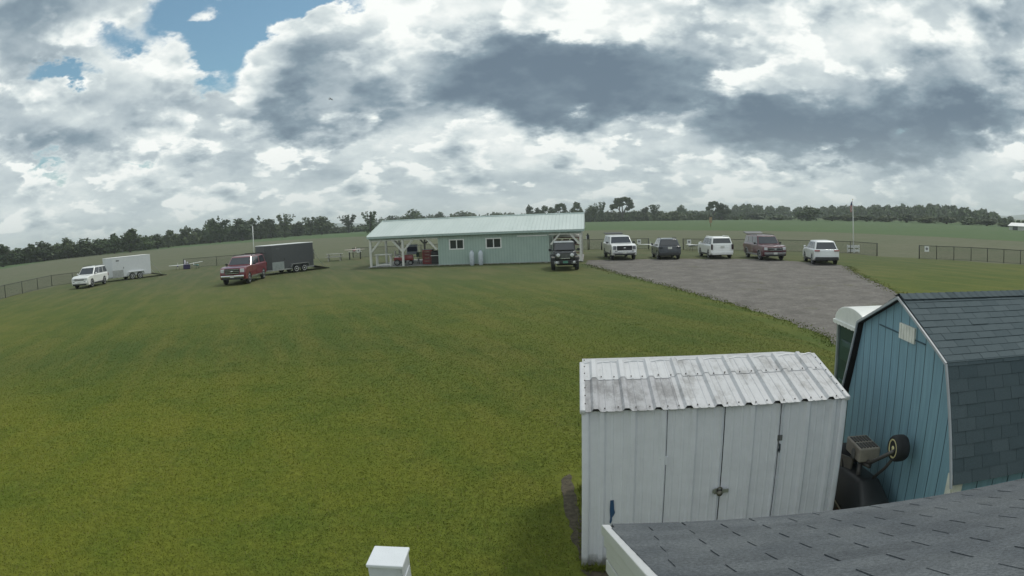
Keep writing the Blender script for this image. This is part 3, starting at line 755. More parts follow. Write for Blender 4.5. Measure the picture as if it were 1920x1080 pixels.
# ------------------------------------------------------------------ vehicles
def paint(name, col, rough=.28, metal=0.0):
    return mat(name, col, rough, metal, var=.03, vscale=1.0, coat=.7)
GLASS, g, p, oc = newmat('dark_glass')
p.inputs['Base Color'].default_value = (.028, .034, .044, 1); p.inputs['Roughness'].default_value = .06
g.put(p.inputs['Roughness'], g.ramp(g.noise(oc, 3, 3), .2, .8, .04, .12)); p.inputs['IOR'].default_value = 1.75
CHROME = mat('chrome', (.62, .63, .64), .18, .9, var=.03); RIM = mat('alloy_rim', (.46, .47, .48), .35, .7, var=.05); LAMP = mat('headlamp_glass', (.62, .64, .66), .12, var=.05, coat=.6)
TAIL = mat('tail_lamp_red', (.16, .012, .014), .2, coat=.5); PLATE = mat('license_plate', (.62, .63, .60), .4); INNER = mat('inner_black', (.008, .008, .009), .9)
CLAD = mat('dark_cladding', (.030, .031, .033), .6)

def arc(cy, r, zb, n=9):
    t0 = math.asin(max(-1, min(1, (zb - .36) / r)))
    return [(cy + r * math.cos(t0 + (math.pi - 2 * t0) * i / n), .36 + r * math.sin(t0 + (math.pi - 2 * t0) * i / n)) for i in range(n + 1)]

def vehicle(name, label, cat, loc, az, s, group='parked vehicles'):
    """s: dict of sizes; +y is forward, az is the compass heading of the nose"""
    t = thing(name, label, cat, loc, -az, group)
    L, W, zb, belt, hood, roof = s['L'], s['W'], s.get('zb', .30), s['belt'], s['hood'], s['roof']
    hw = W / 2; wf, wr, wr_ = s['wf'], s['wr'], s.get('wheel', .37); ra = wr_ + .07
    cowl, wst, rfr, rbl = s['cowl'], s['wst'], s['rfr'], s['rbl']; tail = s.get('tail', belt)
    P = paint(s['pname'], s['col'], s.get('prough', .28), s.get('pmetal', 0)); LOW = s.get('low', P)
    yb, yf = -L / 2, L / 2
    # lower body outline, front arch and rear arch cut out
    out = [(yb + .06, zb + .12), (yb, zb + .22), (yb + .01, zb + .42), (yb + .04, tail - .10), (yb + .09, tail), (rbl, belt), (cowl, belt + .02), (cowl + .12, hood + .04), (cowl + (yf - cowl) * .6, hood + .02),
           (yf - .16, hood - .05), (yf - .05, hood - .17), (yf, zb + .40), (yf - .01, zb + .16), (yf - .10, zb)]
    arches = arc(wf, ra, zb) + arc(wr, ra, zb)
    out = out + arches
    zarch = lambda y, z: z
    vs = []; SL_ = [-1, -.955, -.6, .6, .955, 1]; k = len(out)
    for q in SL_:
        for (y, z) in out:
            a = abs(q)
            yy, zz = y, z
            if a == 1:
                zz = z - .055 if z > belt - .16 else z; yy = y * .985
            if a >= .9 and y > wf + .3: yy = y - .13 * (1 if a < 1 else 1.35) * min(1, (y - wf - .3) / .4)
            if a >= .9 and y < wr - .3: yy = yy + .08 * (1 if a < 1 else 1.35)
            vs.append((q * hw, yy, zz))
    fs = [tuple(range(k))[::-1], tuple(range(5 * k, 6 * k))]
    for i in range(5):
        for j in range(k):
            j2 = (j + 1) % k; fs.append((i * k + j, i * k + j2, (i + 1) * k + j2, (i + 1) * k + j))
    bm = MB(); bm.add(vs, fs)
    # cabin: rings of eight points
    cab = s.get('cab_w', .055)
    def ring(z, y0, y1, h, c):
        return [(-h + c, y0, z), (h - c, y0, z), (h, y0 - c * 1.2, z), (h, y1 + c * 1.2, z), (h - c, y1, z), (-h + c, y1, z), (-h, y1 + c * 1.2, z), (-h, y0 - c * 1.2, z)]
    hb, hr = hw - cab, hw * s.get('tumble', .80)
    zr = roof - .07
    rings = [ring(belt - .03, cowl, rbl, hb, .05), ring(zr, wst, rfr, hr, .07), ring(roof - .02, wst - .14, rfr + .08, hr - .07, .08), ring(roof, wst - .45, rfr + .35, hr - .25, .12)]
    vs = [p_ for r_ in rings for p_ in r_]
    fs = [(i * 8 + j, i * 8 + (j + 1) % 8, (i + 1) * 8 + (j + 1) % 8, (i + 1) * 8 + j) for i in range(3) for j in range(8)] + [tuple(range(24, 32)), tuple(range(7, -1, -1))]
    bm.add(vs, fs)
    body = bm.build('body', P, t, .035, True, 3)
    for f in body.data.polygons: f.use_smooth = f.area < .05
    # glass
    lerp = lambda a, b, f: a + (b - a) * f
    def gq(a0, a1, b0, b1): return [a0, a1, b1, b0]
    f0, f1 = .14, .93; z0, z1 = lerp(belt - .03, zr, f0), lerp(belt - .03, zr, f1)
    def pane(nm, q, up, m=GLASS):
        b_ = MB(); b_.slab(q, .012, up); return b_.build(nm, m, t)
    hx = lambda f: lerp(hb, hr, f)
    yF = lambda f: lerp(cowl, wst, f); yR = lambda f: lerp(rbl, rfr, f)
    nF = Vector((0, zr - belt, cowl - wst)).normalized(); nR = Vector((0, -(zr - belt), rfr - rbl)).normalized()
    pane('windshield', [(-hx(f0) + .09, yF(f0), z0), (hx(f0) - .09, yF(f0), z0), (hx(f1) - .09, yF(f1), z1), (-hx(f1) + .09, yF(f1), z1)], nF)
    if not s.get('open_rear'):
        g0, g1 = s.get('rglass', (.18, .92)); zz0, zz1 = lerp(belt - .03, zr, g0), lerp(belt - .03, zr, g1)
        pane('rear_window', [(hx(g0) - .10, yR(g0), zz0), (-hx(g0) + .10, yR(g0), zz0), (-hx(g1) + .10, yR(g1), zz1), (hx(g1) - .10, yR(g1), zz1)], nR)
    for sd in (-1, 1):
        n_ = Vector((sd * (zr - belt), 0, hb - hr)).normalized()
        for (a, b_) in s['wins']:
            lo0, hi0 = yF(f0) - .10, yR(f0) + .10; lo1, hi1 = yF(f1) - .10, yR(f1) + .10
            q = [(sd * hx(f0), lerp(lo0, hi0, a), z0), (sd * hx(f0), lerp(lo0, hi0, b_), z0), (sd * hx(f1), lerp(lo1, hi1, b_), z1), (sd * hx(f1), lerp(lo1, hi1, a), z1)]
            pane('side_window', q, n_)
        # doors: a shallow raised skin and its handle
        for (a, b_) in s['doors']:
            d_ = MB(); d_.box((sd * (hw + .001), (a + b_) / 2, (zb + .16 + belt - .08) / 2), (.012, abs(a - b_) - .025, belt - .08 - zb - .16)); o = d_.build('door', P, t, .004)
            h_ = MB(); h_.box((sd * (hw + .014), min(a, b_) + .14, belt - .16), (.02, .17, .03)); h_.build('handle', s.get('handle', P), o)
        d_ = MB(); d_.box((sd * (hw + .004), (wf + wr) / 2, zb + .07), (.03, wf - wr - 2 * ra + .02, .13)); d_.build('sill', s.get('sill', CLAD), t, .01)
        d_ = MB(); d_.ball((sd * (hw + .12), yF(.1) - .28, belt + .10), (.11, .07, .085), 10, 6); d_.bar((sd * (hw - .08), yF(.1) - .26, belt + .03), (sd * (hw + .10), yF(.1) - .27, belt + .07), .04); d_.build('mirror', s.get('mirror', P), t, 0, True)
        for y in (wf, wr):
            wheel_x(t, (sd * (hw - .115), y, wr_), wr_, .235, s.get('rim', RIM), .62, n=24, face=sd)
            if s.get('flare'):
                fl = MB(); pts = arc(y, ra + .01, zb + .03)
                for i in range(len(pts) - 1): fl.bar((sd * (hw + .008), *pts[i]), (sd * (hw + .008), *pts[i + 1]), .07, .05)
                fl.build('wheel_arch', s['flare'], t)
    un = MB(); un.box((0, 0, zb + .16), (W - .34, L - .35, .30)); un.build('underbody', INNER, t)
    # nose
    hz = s.get('lamp_z', hood - .22); gz = s.get('grille_z', (hood - .20 + zb + .42) / 2 + .02); gh = s.get('grille_h', .24); gw = s.get('grille_w', W * .56)
    b_ = MB(); b_.box((0, yf - .012, gz), (gw, .07, gh)); gr_ = b_.build('grille', s.get('grille', BLACKP), t, .015)
    if s.get('bars'):
        b_ = MB()
        for i in range(s['bars']): b_.box((0, yf + .03, gz - gh / 2 + gh * (i + .5) / s['bars']), (gw * .96, .025, .035))
        b_.build('grille_bar', s.get('barm', CHROME), gr_)
    b_ = MB(); b_.ball((0, yf + .04, gz), (.115, .012, .045), 14, 6); b_.build('badge', s.get('badge', CHROME), t, 0, True)
    for sd in (-1, 1):
        lw, lh = s.get('lamp', (.30, .17))
        b_ = MB(); b_.box((sd * (hw - .10 - lw / 2), yf - .085, hz), (lw, .12, lh), -sd * .42); b_.build('headlight', s.get('lampm', LAMP), t, .02)
        if s.get('fog', True):
            b_ = MB(); b_.box((sd * (hw - .33), yf - .02, zb + .30), (.20, .06, .09)); b_.build('fog_light', BLACKP, t, .01)
        tw, th, tz = s.get('tlamp', (.17, .26, belt - .20))
        b_ = MB(); b_.box((sd * (hw - .02 - tw / 2), yb + .055, tz), (tw, .13, th), sd * .25); b_.build('taillight', s.get('tailm', TAIL), t, .02)
    b_ = MB(); b_.box((0, yf - .06, zb + .22), (W - .22, .20, .17)); b_.build('front_bumper', s.get('fbump', P), t, .03, True)
    b_ = MB(); b_.box((0, yf - .05, zb + .07), (W - .40, .16, .13)); b_.build('lower_grille', BLACKP, t, .02)
    b_ = MB(); b_.box((0, yb + .05, zb + .17), (W - .16, .22, .24)); b_.build('rear_bumper', s.get('rbump', CLAD), t, .03, True)
    b_ = MB(); b_.box((0, yf + .045, zb + .22), (.32, .012, .16)); b_.build('license_plate', PLATE, t)
    if s.get('rplate'):
        b_ = MB(); b_.box((0, yb - .004, s['rplate']), (.34, .02, .17)); b_.build('license_plate', PLATE, t)
    if s.get('rails'):
        for sd in (-1, 1):
            b_ = MB(); b_.tube([(sd * (hr - .06), wst - .25, roof - .02), (sd * (hr - .06), wst - .32, roof + .045), (sd * (hr - .06), rfr + .28, roof + .045), (sd * (hr - .06), rfr + .2, roof - .02)], .02, 8)
            b_.build('roof_rail', s.get('railm', BLACKP), t, 0, True)
    if s.get('hatch'):                     # raised rear door with its own glass
        ang, ln = s['hatch']; y0 = rfr + .05; z_ = roof + .02; dy, dz = -math.cos(ang), math.sin(ang); hh = hr - .04
        q0, q1 = Vector((0, y0, z_)), Vector((0, y0 + dy * ln, z_ + dz * ln)); n_ = Vector((0, dz, -dy)).normalized()
        b_ = MB(); b_.slab([q0 - X * hh, q0 + X * hh, q1 + X * (hh + .05), q1 - X * (hh + .05)], .06, n_); h_ = b_.build('hatch', s.get('hatchm', P), t, .015)
        m0, m1 = q0.lerp(q1, .10), q0.lerp(q1, .82)
        b_ = MB(); b_.slab([m0 - X * (hh - .1), m0 + X * (hh - .1), m1 + X * (hh - .08), m1 - X * (hh - .08)], -.012, n_); b_.build('hatch_window', GLASS, h_)
        b_ = MB(); b_.box((0, yR(.5) + .03, (belt + zr) / 2), (2 * hx(.5) - .16, .10, zr - belt - .12)); b_.build('opening_shade', INNER, t)  # near-black block paints the shade of the load space
    return t

SUVW = ((.0, .36), (.39, .68), (.72, 1.0))
BASE = dict(L=4.9, W=1.88, belt=1.10, hood=1.06, roof=1.78, wf=1.42, wr=-1.45, cowl=1.02, wst=.30, rfr=-2.12, rbl=-2.34, wins=SUVW, doors=((.95, -.02), (-.06, -1.0)), rails=True)
def sp(**k): d = dict(BASE); d.update(k); return d
WHT, SILV = (.82, .83, .82), (.56, .58, .60)
vehicle('suv', 'white station-wagon SUV hitched in front of the white trailer', 'SUV', (-38.15, 46.6, 0), R(168),
        sp(pname='cream_white_paint', col=(.81, .82, .80), W=1.87, roof=1.80, wheel=.38, sill=CLAD, rim=RIM, grille_h=.16, bars=1, barm=WHITE, fbump=WHITE, mirror=WHITE))
vehicle('pickup_truck', 'maroon pickup truck with a cap, its rear window raised, in front of the grey trailer', 'pickup truck', (-19.85, 43.3, 0), R(174),
        sp(pname='maroon_paint', col=(.160, .014, .028), L=5.75, W=2.03, belt=1.30, hood=1.28, roof=1.95, wf=1.78, wr=-1.90, cowl=1.18, wst=.55, rfr=-2.62, rbl=-2.80, zb=.42, wheel=.42, grille_h=.40, bars=3, grille_w=1.12,
           wins=((.0, .26), (.29, .50), (.58, .95)), doors=((1.1, .15), (.10, -.75)), fbump=CHROME, rbump=CHROME, sill=CHROME, lamp=(.30, .24), lamp_z=1.04, grille_z=.99, tail=1.28, open_rear=True, hatch=(R(-4), 1.0), hatchm=BLACKP, rails=True, mirror=BLACKP, zcap=1))
vehicle('pickup_truck', 'white pickup truck with a cap, its rear window raised, nose to the gravel', 'pickup truck', (9.15, 52.2, 0), R(181),
        sp(pname='white_truck_paint', col=WHT, L=5.75, W=2.03, belt=1.28, hood=1.27, roof=1.94, wf=1.78, wr=-1.90, cowl=1.18, wst=.55, rfr=-2.62, rbl=-2.80, zb=.42, wheel=.42, grille_h=.36, grille_w=1.25,
           wins=((.0, .26), (.29, .50), (.58, .95)), doors=((1.1, .15), (.10, -.75)), lamp=(.24, .30), lamp_z=1.02, grille_z=1.0, lampm=mat('smoked_lamp', (.22, .23, .25), .2), tail=1.26, open_rear=True, hatch=(R(5), 1.0), hatchm=BLACKP, rails=False, mirror=BLACKP, fbump=mat('silver_bumper', (.50, .51, .52), .35, .4)))
NAVY = mat('navy_trim', (.022, .030, .042), .35, coat=.4)
vehicle('suv', 'dark navy compact SUV parked tail first toward the gravel', 'SUV', (12.85, 50.75, 0), R(5),
        sp(pname='navy_paint', col=(.020, .027, .038), L=4.55, W=1.85, belt=1.06, hood=1.00, roof=1.68, wf=1.34, wr=-1.34, cowl=.98, wst=.25, rfr=-1.82, rbl=-2.12, wheel=.36, rplate=.95, tlamp=(.34, .13, .98), tailm=NAVY, sill=CLAD, rglass=(.22, .90), tumble=.74, mirror=BLACKP))
vehicle('suv', 'large white SUV with dark vertical tail lamps parked by the fence', 'SUV', (17.0, 50.0, 0), R(4),
        sp(pname='pearl_white_paint', col=WHT, L=4.85, W=1.94, belt=1.12, hood=1.08, roof=1.76, wf=1.45, wr=-1.45, rfr=-2.10, rbl=-2.36, wheel=.38, rplate=.98, tlamp=(.15, .42, .98), tailm=mat('smoked_tail_lamp', (.035, .020, .026), .2), rbump=WHITE, rails=True, railm=WHITE, rglass=(.30, .92)))
vehicle('suv', 'maroon and silver full-size SUV with its liftgate raised', 'SUV', (20.3, 47.0, 0), R(184),
        sp(pname='dark_maroon_paint', col=(.085, .016, .026), L=5.4, W=2.0, belt=1.20, hood=1.16, roof=1.90, wf=1.62, wr=-1.66, cowl=1.20, wst=.62, rfr=-2.45, rbl=-2.62, wheel=.40, zb=.36, wins=SUVW, doors=((1.15, .10), (.06, -.95)), grille_h=.26, bars=2, grille_w=1.2, lamp=(.26, .20), fbump=mat('pewter_cladding', (.24, .235, .24), .45), sill=MATS['pewter_cladding'], rbump=MATS['pewter_cladding'], flare=MATS['pewter_cladding'],
           open_rear=True, hatch=(R(9), .85), hatchm=mat('hatch_dark', (.06, .055, .06), .3), tail=1.18, mirror=BLACKP))
vehicle('suv', 'silver white SUV parked tail toward the gravel, rightmost of the row', 'SUV', (22.7, 41.6, 0), R(16),
        sp(pname='silver_white_paint', col=(.70, .72, .73), L=4.78, W=1.93, belt=1.10, hood=1.02, roof=1.70, wf=1.42, wr=-1.42, rfr=-1.72, rbl=-2.16, wheel=.38, tlamp=(.40, .10, 1.03), tailm=mat('clear_tail_lamp', (.35, .12, .12), .2), rbump=CLAD, rglass=(.10, .90), tumble=.76, rails=False, sill=CLAD))

# boxy black off-road car under the lean-to
t = thing('jeep', 'boxy black off-road car with round headlights parked under the open end of the pavilion', 'off-road car', (3.72, 43.55, 0), R(183) * -1, 'parked vehicles')
JP = paint('jeep_black_paint', (.012, .014, .017), .2)
bm = MB(); bm.box((0, -.45, .98), (1.56, 3.2, .62)); bm.box((0, 1.52, .98), (1.36, 1.1, .56), 0, (.92, .96)); bm.build('body', JP, t, .05, True)
bm = MB(); bm.box((0, 1.45, 1.265), (1.28, 1.15, .06), 0, (.9, .95)); bm.build('hood', paint('jeep_hood_paint', (.016, .018, .021), .14), t, .025, True)
bm = MB(); bm.box((0, -.75, 1.56), (1.54, 2.5, .52), 0, (.90, .94)); bm.build('cabin', mat('soft_top', (.020, .021, .023), .5), t, .05, True)
bm = MB(); bm.box((0, -.72, 1.845), (1.42, 2.45, .06), 0, (.96, .98)); bm.build('roof', mat('roof_reflection_grey', (.30, .32, .33), .3, coat=.4), t, .03, True)  # pale grey paints the sky light reflected off the roof
bm = MB(); bm.slab([(-.72, .76, 1.30), (.72, .76, 1.30), (.66, .54, 1.81), (-.66, .54, 1.81)], .03, (0, .92, .39)); ws = bm.build('windshield', JP, t, .01)
bm = MB(); bm.slab([(-.64, .795, 1.35), (.64, .795, 1.35), (.60, .60, 1.77), (-.60, .60, 1.77)], .012, (0, .92, .39)); bm.build('glass', GLASS, ws)
for s in (-1, 1):
    for (a, b_) in ((.42, -.42), (-.50, -1.35)):
        bm = MB(); bm.slab([(s * .768, a, 1.36), (s * .768, b_, 1.36), (s * .735, b_, 1.76), (s * .735, a - .05, 1.76)], .012, (s, 0, .1)); bm.build('side_window', GLASS, t)
        bm = MB(); bm.box((s * .782, (a + b_) / 2, 1.0), (.014, a - b_ - .03, .52)); d_ = bm.build('door', JP, t, .005); bm = MB(); bm.box((s * .80, b_ + .14, 1.2), (.03, .14, .035)); bm.build('handle', BLACKP, d_)
    for y in (1.25, -1.22):
        wheel_x(t, (s * .80, y, .42), .42, .27, mat('dark_rim', (.10, .10, .105), .4, .5), .55, n=24, face=s)
        bm = MB(); bm.add([(s * .66, y + .60, .80), (s * .66, y + .48, .98), (s * .66, y - .48, .98), (s * .66, y - .60, .80), (s * .95, y + .62, .76), (s * .95, y + .48, .94), (s * .95, y - .48, .94), (s * .95, y - .62, .76)],
                          [(0, 1, 5, 4), (1, 2, 6, 5), (2, 3, 7, 6)]); o = bm.build('fender', BLACKP, t)
        md = o.modifiers.new('t', 'SOLIDIFY'); md.thickness = .05
    bm = MB(); bm.lathe([(.001, .0), (.115, 0), (.12, .03), (.095, .05), (.001, .055)], 18, (s * .46, 2.055, 1.05), 'y'); h_ = bm.build('headlight', LAMP, t, 0, True)
    bm = MB(); bm.lathe([(.10, -.01), (.138, -.01), (.138, .045), (.118, .05)], 18, (s * .46, 2.05, 1.05), 'y'); bm.build('bezel', CHROME, h_, 0, True)
    bm = MB(); bm.box((s * .80, 1.78, .92), (.22, .05, .07)); bm.build('turn_signal', mat('signal_glass', (.50, .46, .42), .25), t, .01)
    bm = MB(); bm.lathe([(.001, 0), (.085, 0), (.085, .03), (.001, .035)], 16, (s * .58, 2.31, .60), 'y'); bm.build('fog_light', LAMP, t, 0, True)
    bm = MB(); bm.box((s * .58, 2.30, .60), (.36, .02, .19)); bm.build('bumper_trim', mat('grey_bumper_trim', (.30, .31, .32), .4, .5), t, .02)
    bm = MB(); bm.box((s * .98, .62, 1.36), (.20, .08, .17)); bm.bar((s * .74, .62, 1.30), (s * .9, .62, 1.33), .04); bm.build('mirror', BLACKP, t, .02)
bm = MB(); bm.box((0, 2.05, 1.02), (1.24, .06, .40)); gr_ = bm.build('grille', paint('jeep_grille_grey', (.030, .033, .036), .3), t, .03)
bm = MB()
for k in range(7): bm.box((-.27 + k * .09, 2.083, 1.05), (.045, .012, .20))
bm.build('grille_slots', mat('slot_grey', (.15, .155, .16), .5), gr_)
bm = MB(); bm.box((0, 2.09, .845), (.62, .03, .06)); bm.build('light_bar', CHROME, t, .01)
bm = MB(); bm.box((0, 2.22, .61), (1.72, .18, .22)); bm.build('front_bumper', BLACKP, t, .03)
bm = MB(); bm.box((0, 2.318, .62), (.34, .014, .16)); bm.build('license_plate', mat('green_plate', (.08, .22, .17), .5), t)
bm = MB(); bm.box((0, 0, .55), (1.1, 3.9, .35)); bm.build('underbody', INNER, t)

# ------------------------------------------------------------------ trailers
mat('galvanised', (.45, .46, .46), .4, .6)
def trailer(label, loc, az, Lb, H, skin, roofm, low, wheelpos):
    """+y points to the hitch; low = gravel guard material on the nose end of the side"""
    t = thing('cargo_trailer', label, 'trailer', loc, -az, 'enclosed cargo trailers')
    z0 = .42; W = 2.1; h = Lb / 2
    bm = MB(); nose = .5
    pl = [(-W / 2, -h), (W / 2, -h), (W / 2, h - nose), (W / 2 - .35, h), (-W / 2 + .35, h), (-W / 2, h - nose)]
    bm.slab([(x, y, z0) for x, y in pl], H - z0, (0, 0, 1)); bm.build('box', skin, t, .03, False, 2)
    bm = MB(); bm.slab([(x * 1.01, y * 1.005, H + .002) for x, y in pl], .05, (0, 0, 1)); bm.build('roof', roofm, t, .02)
    bm = MB(); bm.slab([(x * 1.012, y * 1.006, z0 - .09) for x, y in pl], .10, (0, 0, 1)); bm.build('chassis', mat('galvanised', (.45, .46, .46), .4, .6), t, .01)
    for s in (-1, 1):
        bm = MB(); bm.box((s * (W / 2 + .006), h - nose - .62, z0 + .32), (.014, 1.24, .62)); bm.build('stone_guard', low, t)
        bm = MB(); bm.box((s * (W / 2 + .005), h - nose - .95, z0 + .98), (.014, .80, 1.78 - .3)); d_ = bm.build('side_door', skin, t, .004)
        bm = MB(); bm.box((s * (W / 2 + .016), h - nose - 1.28, 1.25), (.02, .05, .16)); bm.build('latch', BLACKP, d_)
        bm = MB(); bm.box((s * (W / 2 + .006), h - nose - .62, H - .28), (.014, .34, .12)); bm.build('vent', mat('vent_dark', (.12, .13, .14), .5), t)
        for k in (0, 1):
            wheel_x(t, (s * (W / 2 + .06), wheelpos - k * .86, .34), .34, .2, WHITE if k >= 0 else RIM, .58, n=22, face=s)
        bm = MB(); yc_ = wheelpos - .43
        pts = [(yc_ - .98, .50), (yc_ - .88, .76), (yc_ + .88, .76), (yc_ + .98, .50)]
        for i in range(3): bm.bar((s * (W / 2 + .08), *pts[i]), (s * (W / 2 + .08), *pts[i + 1]), .24, .03)
        bm.build('mudguard', skin if skin.name.startswith('white') else MATS['galvanised'], t)
        bm = MB(); bm.bar((s * .75, h - .1, z0 - .02), (0, h + 1.15, z0 - .02), .08, .10); bm.build('drawbar', MATS['galvanised'], t)
        bm = MB(); bm.box((s * .9, -h - .012, 1.0), (.08, .02, .22)); bm.build('taillight', TAIL, t)
    bm = MB(); bm.box((.0, h + .02, 1.0), (1.2, .03, .5)); bm.build('nose_guard', MATS['galvanised'], t)
    bm = MB(); bm.tube([(0, h + .95, .05), (0, h + .95, .62)], .035, 8); bm.build('jack', STEEL, t)
    # rear ramp let down to the grass, its inside face up, and a black plate painting the shade of the inside
    bm = MB(); bm.slab([(-W / 2 + .06, -h - .02, z0 - .02), (W / 2 - .06, -h - .02, z0 - .02), (W / 2 - .06, -h - 1.85, .03), (-W / 2 + .06, -h - 1.85, .03)], .05, (0, 0, 1)); bm.build('ramp', mat('dark_ramp', (.035, .034, .032), .8), t)
    bm = MB(); bm.box((0, -h - .006, (z0 + H) / 2), (W - .2, .012, H - z0 - .2)); bm.build('opening_shade', INNER, t)
    for s in (-1, 1):
        bm = MB(); bm.tube([(s * (W / 2 - .05), -h - .02, H - .7), (s * (W / 2 - .09), -h - 1.2, .25)], .015, 6); bm.build('ramp_cable', STEEL, t)
    return t
TSKW = mat('white_trailer_skin', (.66, .68, .70), .35, var=.03); TSKG = mat('grey_trailer_skin', (.080, .086, .092), .35, var=.06)
trailer('white enclosed trailer with its rear ramp down behind the white SUV', (-38.1, 52.9, 0), R(35 + 180), 4.9, 2.25, TSKW, WHITE, MATS['galvanised'], -.25)
trailer('dark grey enclosed trailer with a white roof behind the maroon pickup', (-19.3, 50.6, 0), R(33 + 180), 5.0, 2.42, TSKG, WHITE, mat('guard_plate', (.36, .40, .40), .4, .5), -.45)
# ------------------------------------------------------------------ club building with open shelter
CA = R(-7.3)
ce = Vector((math.cos(CA), math.sin(CA), 0)); cg = Vector((-math.sin(CA), math.cos(CA), 0))
C0 = Vector((-11.75, 51.45, 0))
club = thing('club_building', 'long pale green metal club building with an open timber shelter at each end', 'building', C0, CA)
CL, CDEP, CEV, CRZ = 17.45, 8.2, 2.62, 3.80
def ex_of(u):      # along the front wall for a column of the frame
    d = ray(u, 480); d = Vector((d.x, d.y, 0)); return (C0.x * d.y - C0.y * d.x) / (ce.y * d.x - ce.x * d.y) if False else ((C0.y * d.x - C0.x * d.y) / (ce.x * d.y - ce.y * d.x))
W0, W1 = ex_of(822), ex_of(1030); PM = ex_of(756)
m, g, p, oc = newmat('sage_metal_siding')
sx, sy, sz = g.sep(oc)
u = g.m('FRACT', g.m('DIVIDE', g.m('ADD', sx, sy), .229)); rib = g.m('SUBTRACT', 1.0, g.ramp(g.m('ABSOLUTE', g.m('SUBTRACT', u, .5)), .08, .16))
c = g.mix(g.ramp(g.noise(oc, .9, 5, .6), .3, .7), (.345, .445, .400), (.385, .485, .436)); c = g.mix(g.m('MULTIPLY', rib, .30), c, (.20, .29, .265))
g.put(p.inputs['Base Color'], c); p.inputs['Roughness'].default_value = .45; g.put(p.inputs['Normal'], g.bump(rib, .6, .02))
SAGE = m
m, g, p, oc = newmat('sage_metal_roof')
sx, sy, sz = g.sep(oc)
u = g.m('FRACT', g.m('DIVIDE', sx, .305)); rib = g.m('SUBTRACT', 1.0, g.ramp(g.m('ABSOLUTE', g.m('SUBTRACT', u, .5)), .05, .13))
c = g.mix(g.ramp(g.noise(g.vm('MULTIPLY', oc, (1, .3, .3)), .8, 5, .6), .3, .7), (.50, .575, .550), (.56, .63, .605)); c = g.mix(g.m('MULTIPLY', rib, .16), c, (.42, .49, .47))
g.put(p.inputs['Base Color'], c); p.inputs['Roughness'].default_value = .42; g.put(p.inputs['Normal'], g.bump(rib, .7, .03))
SROOF = m
FASC = mat('sage_fascia', (.36, .46, .44), .45)
CONC = mat('concrete_slab', (.30, .30, .29), .85, var=.15, bump=.3)
TIMB = mat('white_timber', (.66, .66, .62), .6, var=.10, vscale=9)
bm = MB(); bm.box((CL / 2, CDEP / 2, .05), (CL + .3, CDEP + .3, .10)); bm.build('slab', CONC, club)
wl = W1 - W0
def wall(x0, x1, y, z0, z1, th=.12, holes=()):
    bm = MB(); xs = x0
    for (a, b, h0, h1) in list(holes) + [(x1, x1, 0, 0)]:
        if a > xs: bm.box(((xs + a) / 2, y, (z0 + z1) / 2), (a - xs, th, z1 - z0))
        if b > a:
            bm.box(((a + b) / 2, y, (z0 + h0) / 2), (b - a, th, h0 - z0)); bm.box(((a + b) / 2, y, (h1 + z1) / 2), (b - a, th, z1 - h1))
        xs = b
    return bm.build('wall', SAGE, club)
wins = [(ex_of(843) + .04, ex_of(871) - .04, 1.30, 2.12), (ex_of(911.5) + .04, ex_of(941) - .04, 1.30, 2.12)]
wall(W0, W1, .06, .10, CEV, holes=wins)
wall(W0, W1, CDEP - .06, .10, CEV)
for x in (W0 + .06, W1 - .06):
    bm = MB(); bm.slab([(x - .06, .12, .10), (x - .06, CDEP - .12, .10), (x - .06, CDEP - .12, CEV), (x - .06, CDEP / 2, CRZ - .12), (x - .06, .12, CEV)], .12, (1, 0, 0)); bm.build('gable_wall', SAGE, club)
for (a, b, h0, h1) in wins:
    bm = MB(); xc = (a + b) / 2
    for z in (h0 + .03, h1 - .03): bm.box((xc, .03, z), (b - a + .10, .12, .09))
    for x in (a, b): bm.box((x, .032, (h0 + h1) / 2), (.09, .116, h1 - h0 - .03))
    bm.box((xc, .036, (h0 + h1) / 2), (.07, .10, h1 - h0 - .1)); fr = bm.build('window', WHITE, club)
    bm = MB(); bm.box((xc, .075, (h0 + h1) / 2), (b - a - .02, .02, h1 - h0 - .02)); bm.build('pane', GLASS, fr)
# roof: two slopes with a 0.35 m overhang
ov = .35; sl_ = (CRZ - CEV) / (CDEP / 2); zl = CEV - ov * sl_ + .06
for s in (0, 1):
    yl = -ov if s == 0 else CDEP + ov
    bm = MB(); q = [(-.12, yl, zl), (CL + .30, yl, zl), (CL + .30, CDEP / 2, CRZ + .06), (-.12, CDEP / 2, CRZ + .06)]
    bm.slab(q, .05, (0, 0, 1)); bm.build('roof', SROOF, club)
bm = MB(); bm.slab([(-.15, CDEP / 2 - .22, CRZ + .066), (CL + .33, CDEP / 2 - .22, CRZ + .066), (CL + .33, CDEP / 2, CRZ + .125), (-.15, CDEP / 2, CRZ + .125)], .02, (0, 0, 1))
bm.slab([(-.15, CDEP / 2 + .22, CRZ + .066), (CL + .33, CDEP / 2 + .22, CRZ + .066), (CL + .33, CDEP / 2, CRZ + .125), (-.15, CDEP / 2, CRZ + .125)], .02, (0, 0, 1)); bm.build('ridge_cap', FASC, club)
bm = MB(); bm.box((CL / 2 + .09, -ov + .02, zl - .07), (CL + .42, .03, .13)); bm.build('fascia', FASC, club)
bm = MB(); bm.box((CL / 2 + .09, -.15, zl - .10), (CL + .40, .34, .012)); bm.build('soffit', mat('soffit_sage', (.26, .36, .36), .6), club)  # soffit a darker grey green than the fascia
for x in (-.13, CL + .31):
    bm = MB()
    for y0_, y1_ in ((-ov, CDEP / 2), (CDEP + ov, CDEP / 2)): bm.bar((x, y0_, zl + .03), (x, y1_, CRZ + .09), .03, .16)
    bm.build('gable_trim', mat('pale_gable_trim', (.60, .68, .66), .5), club)
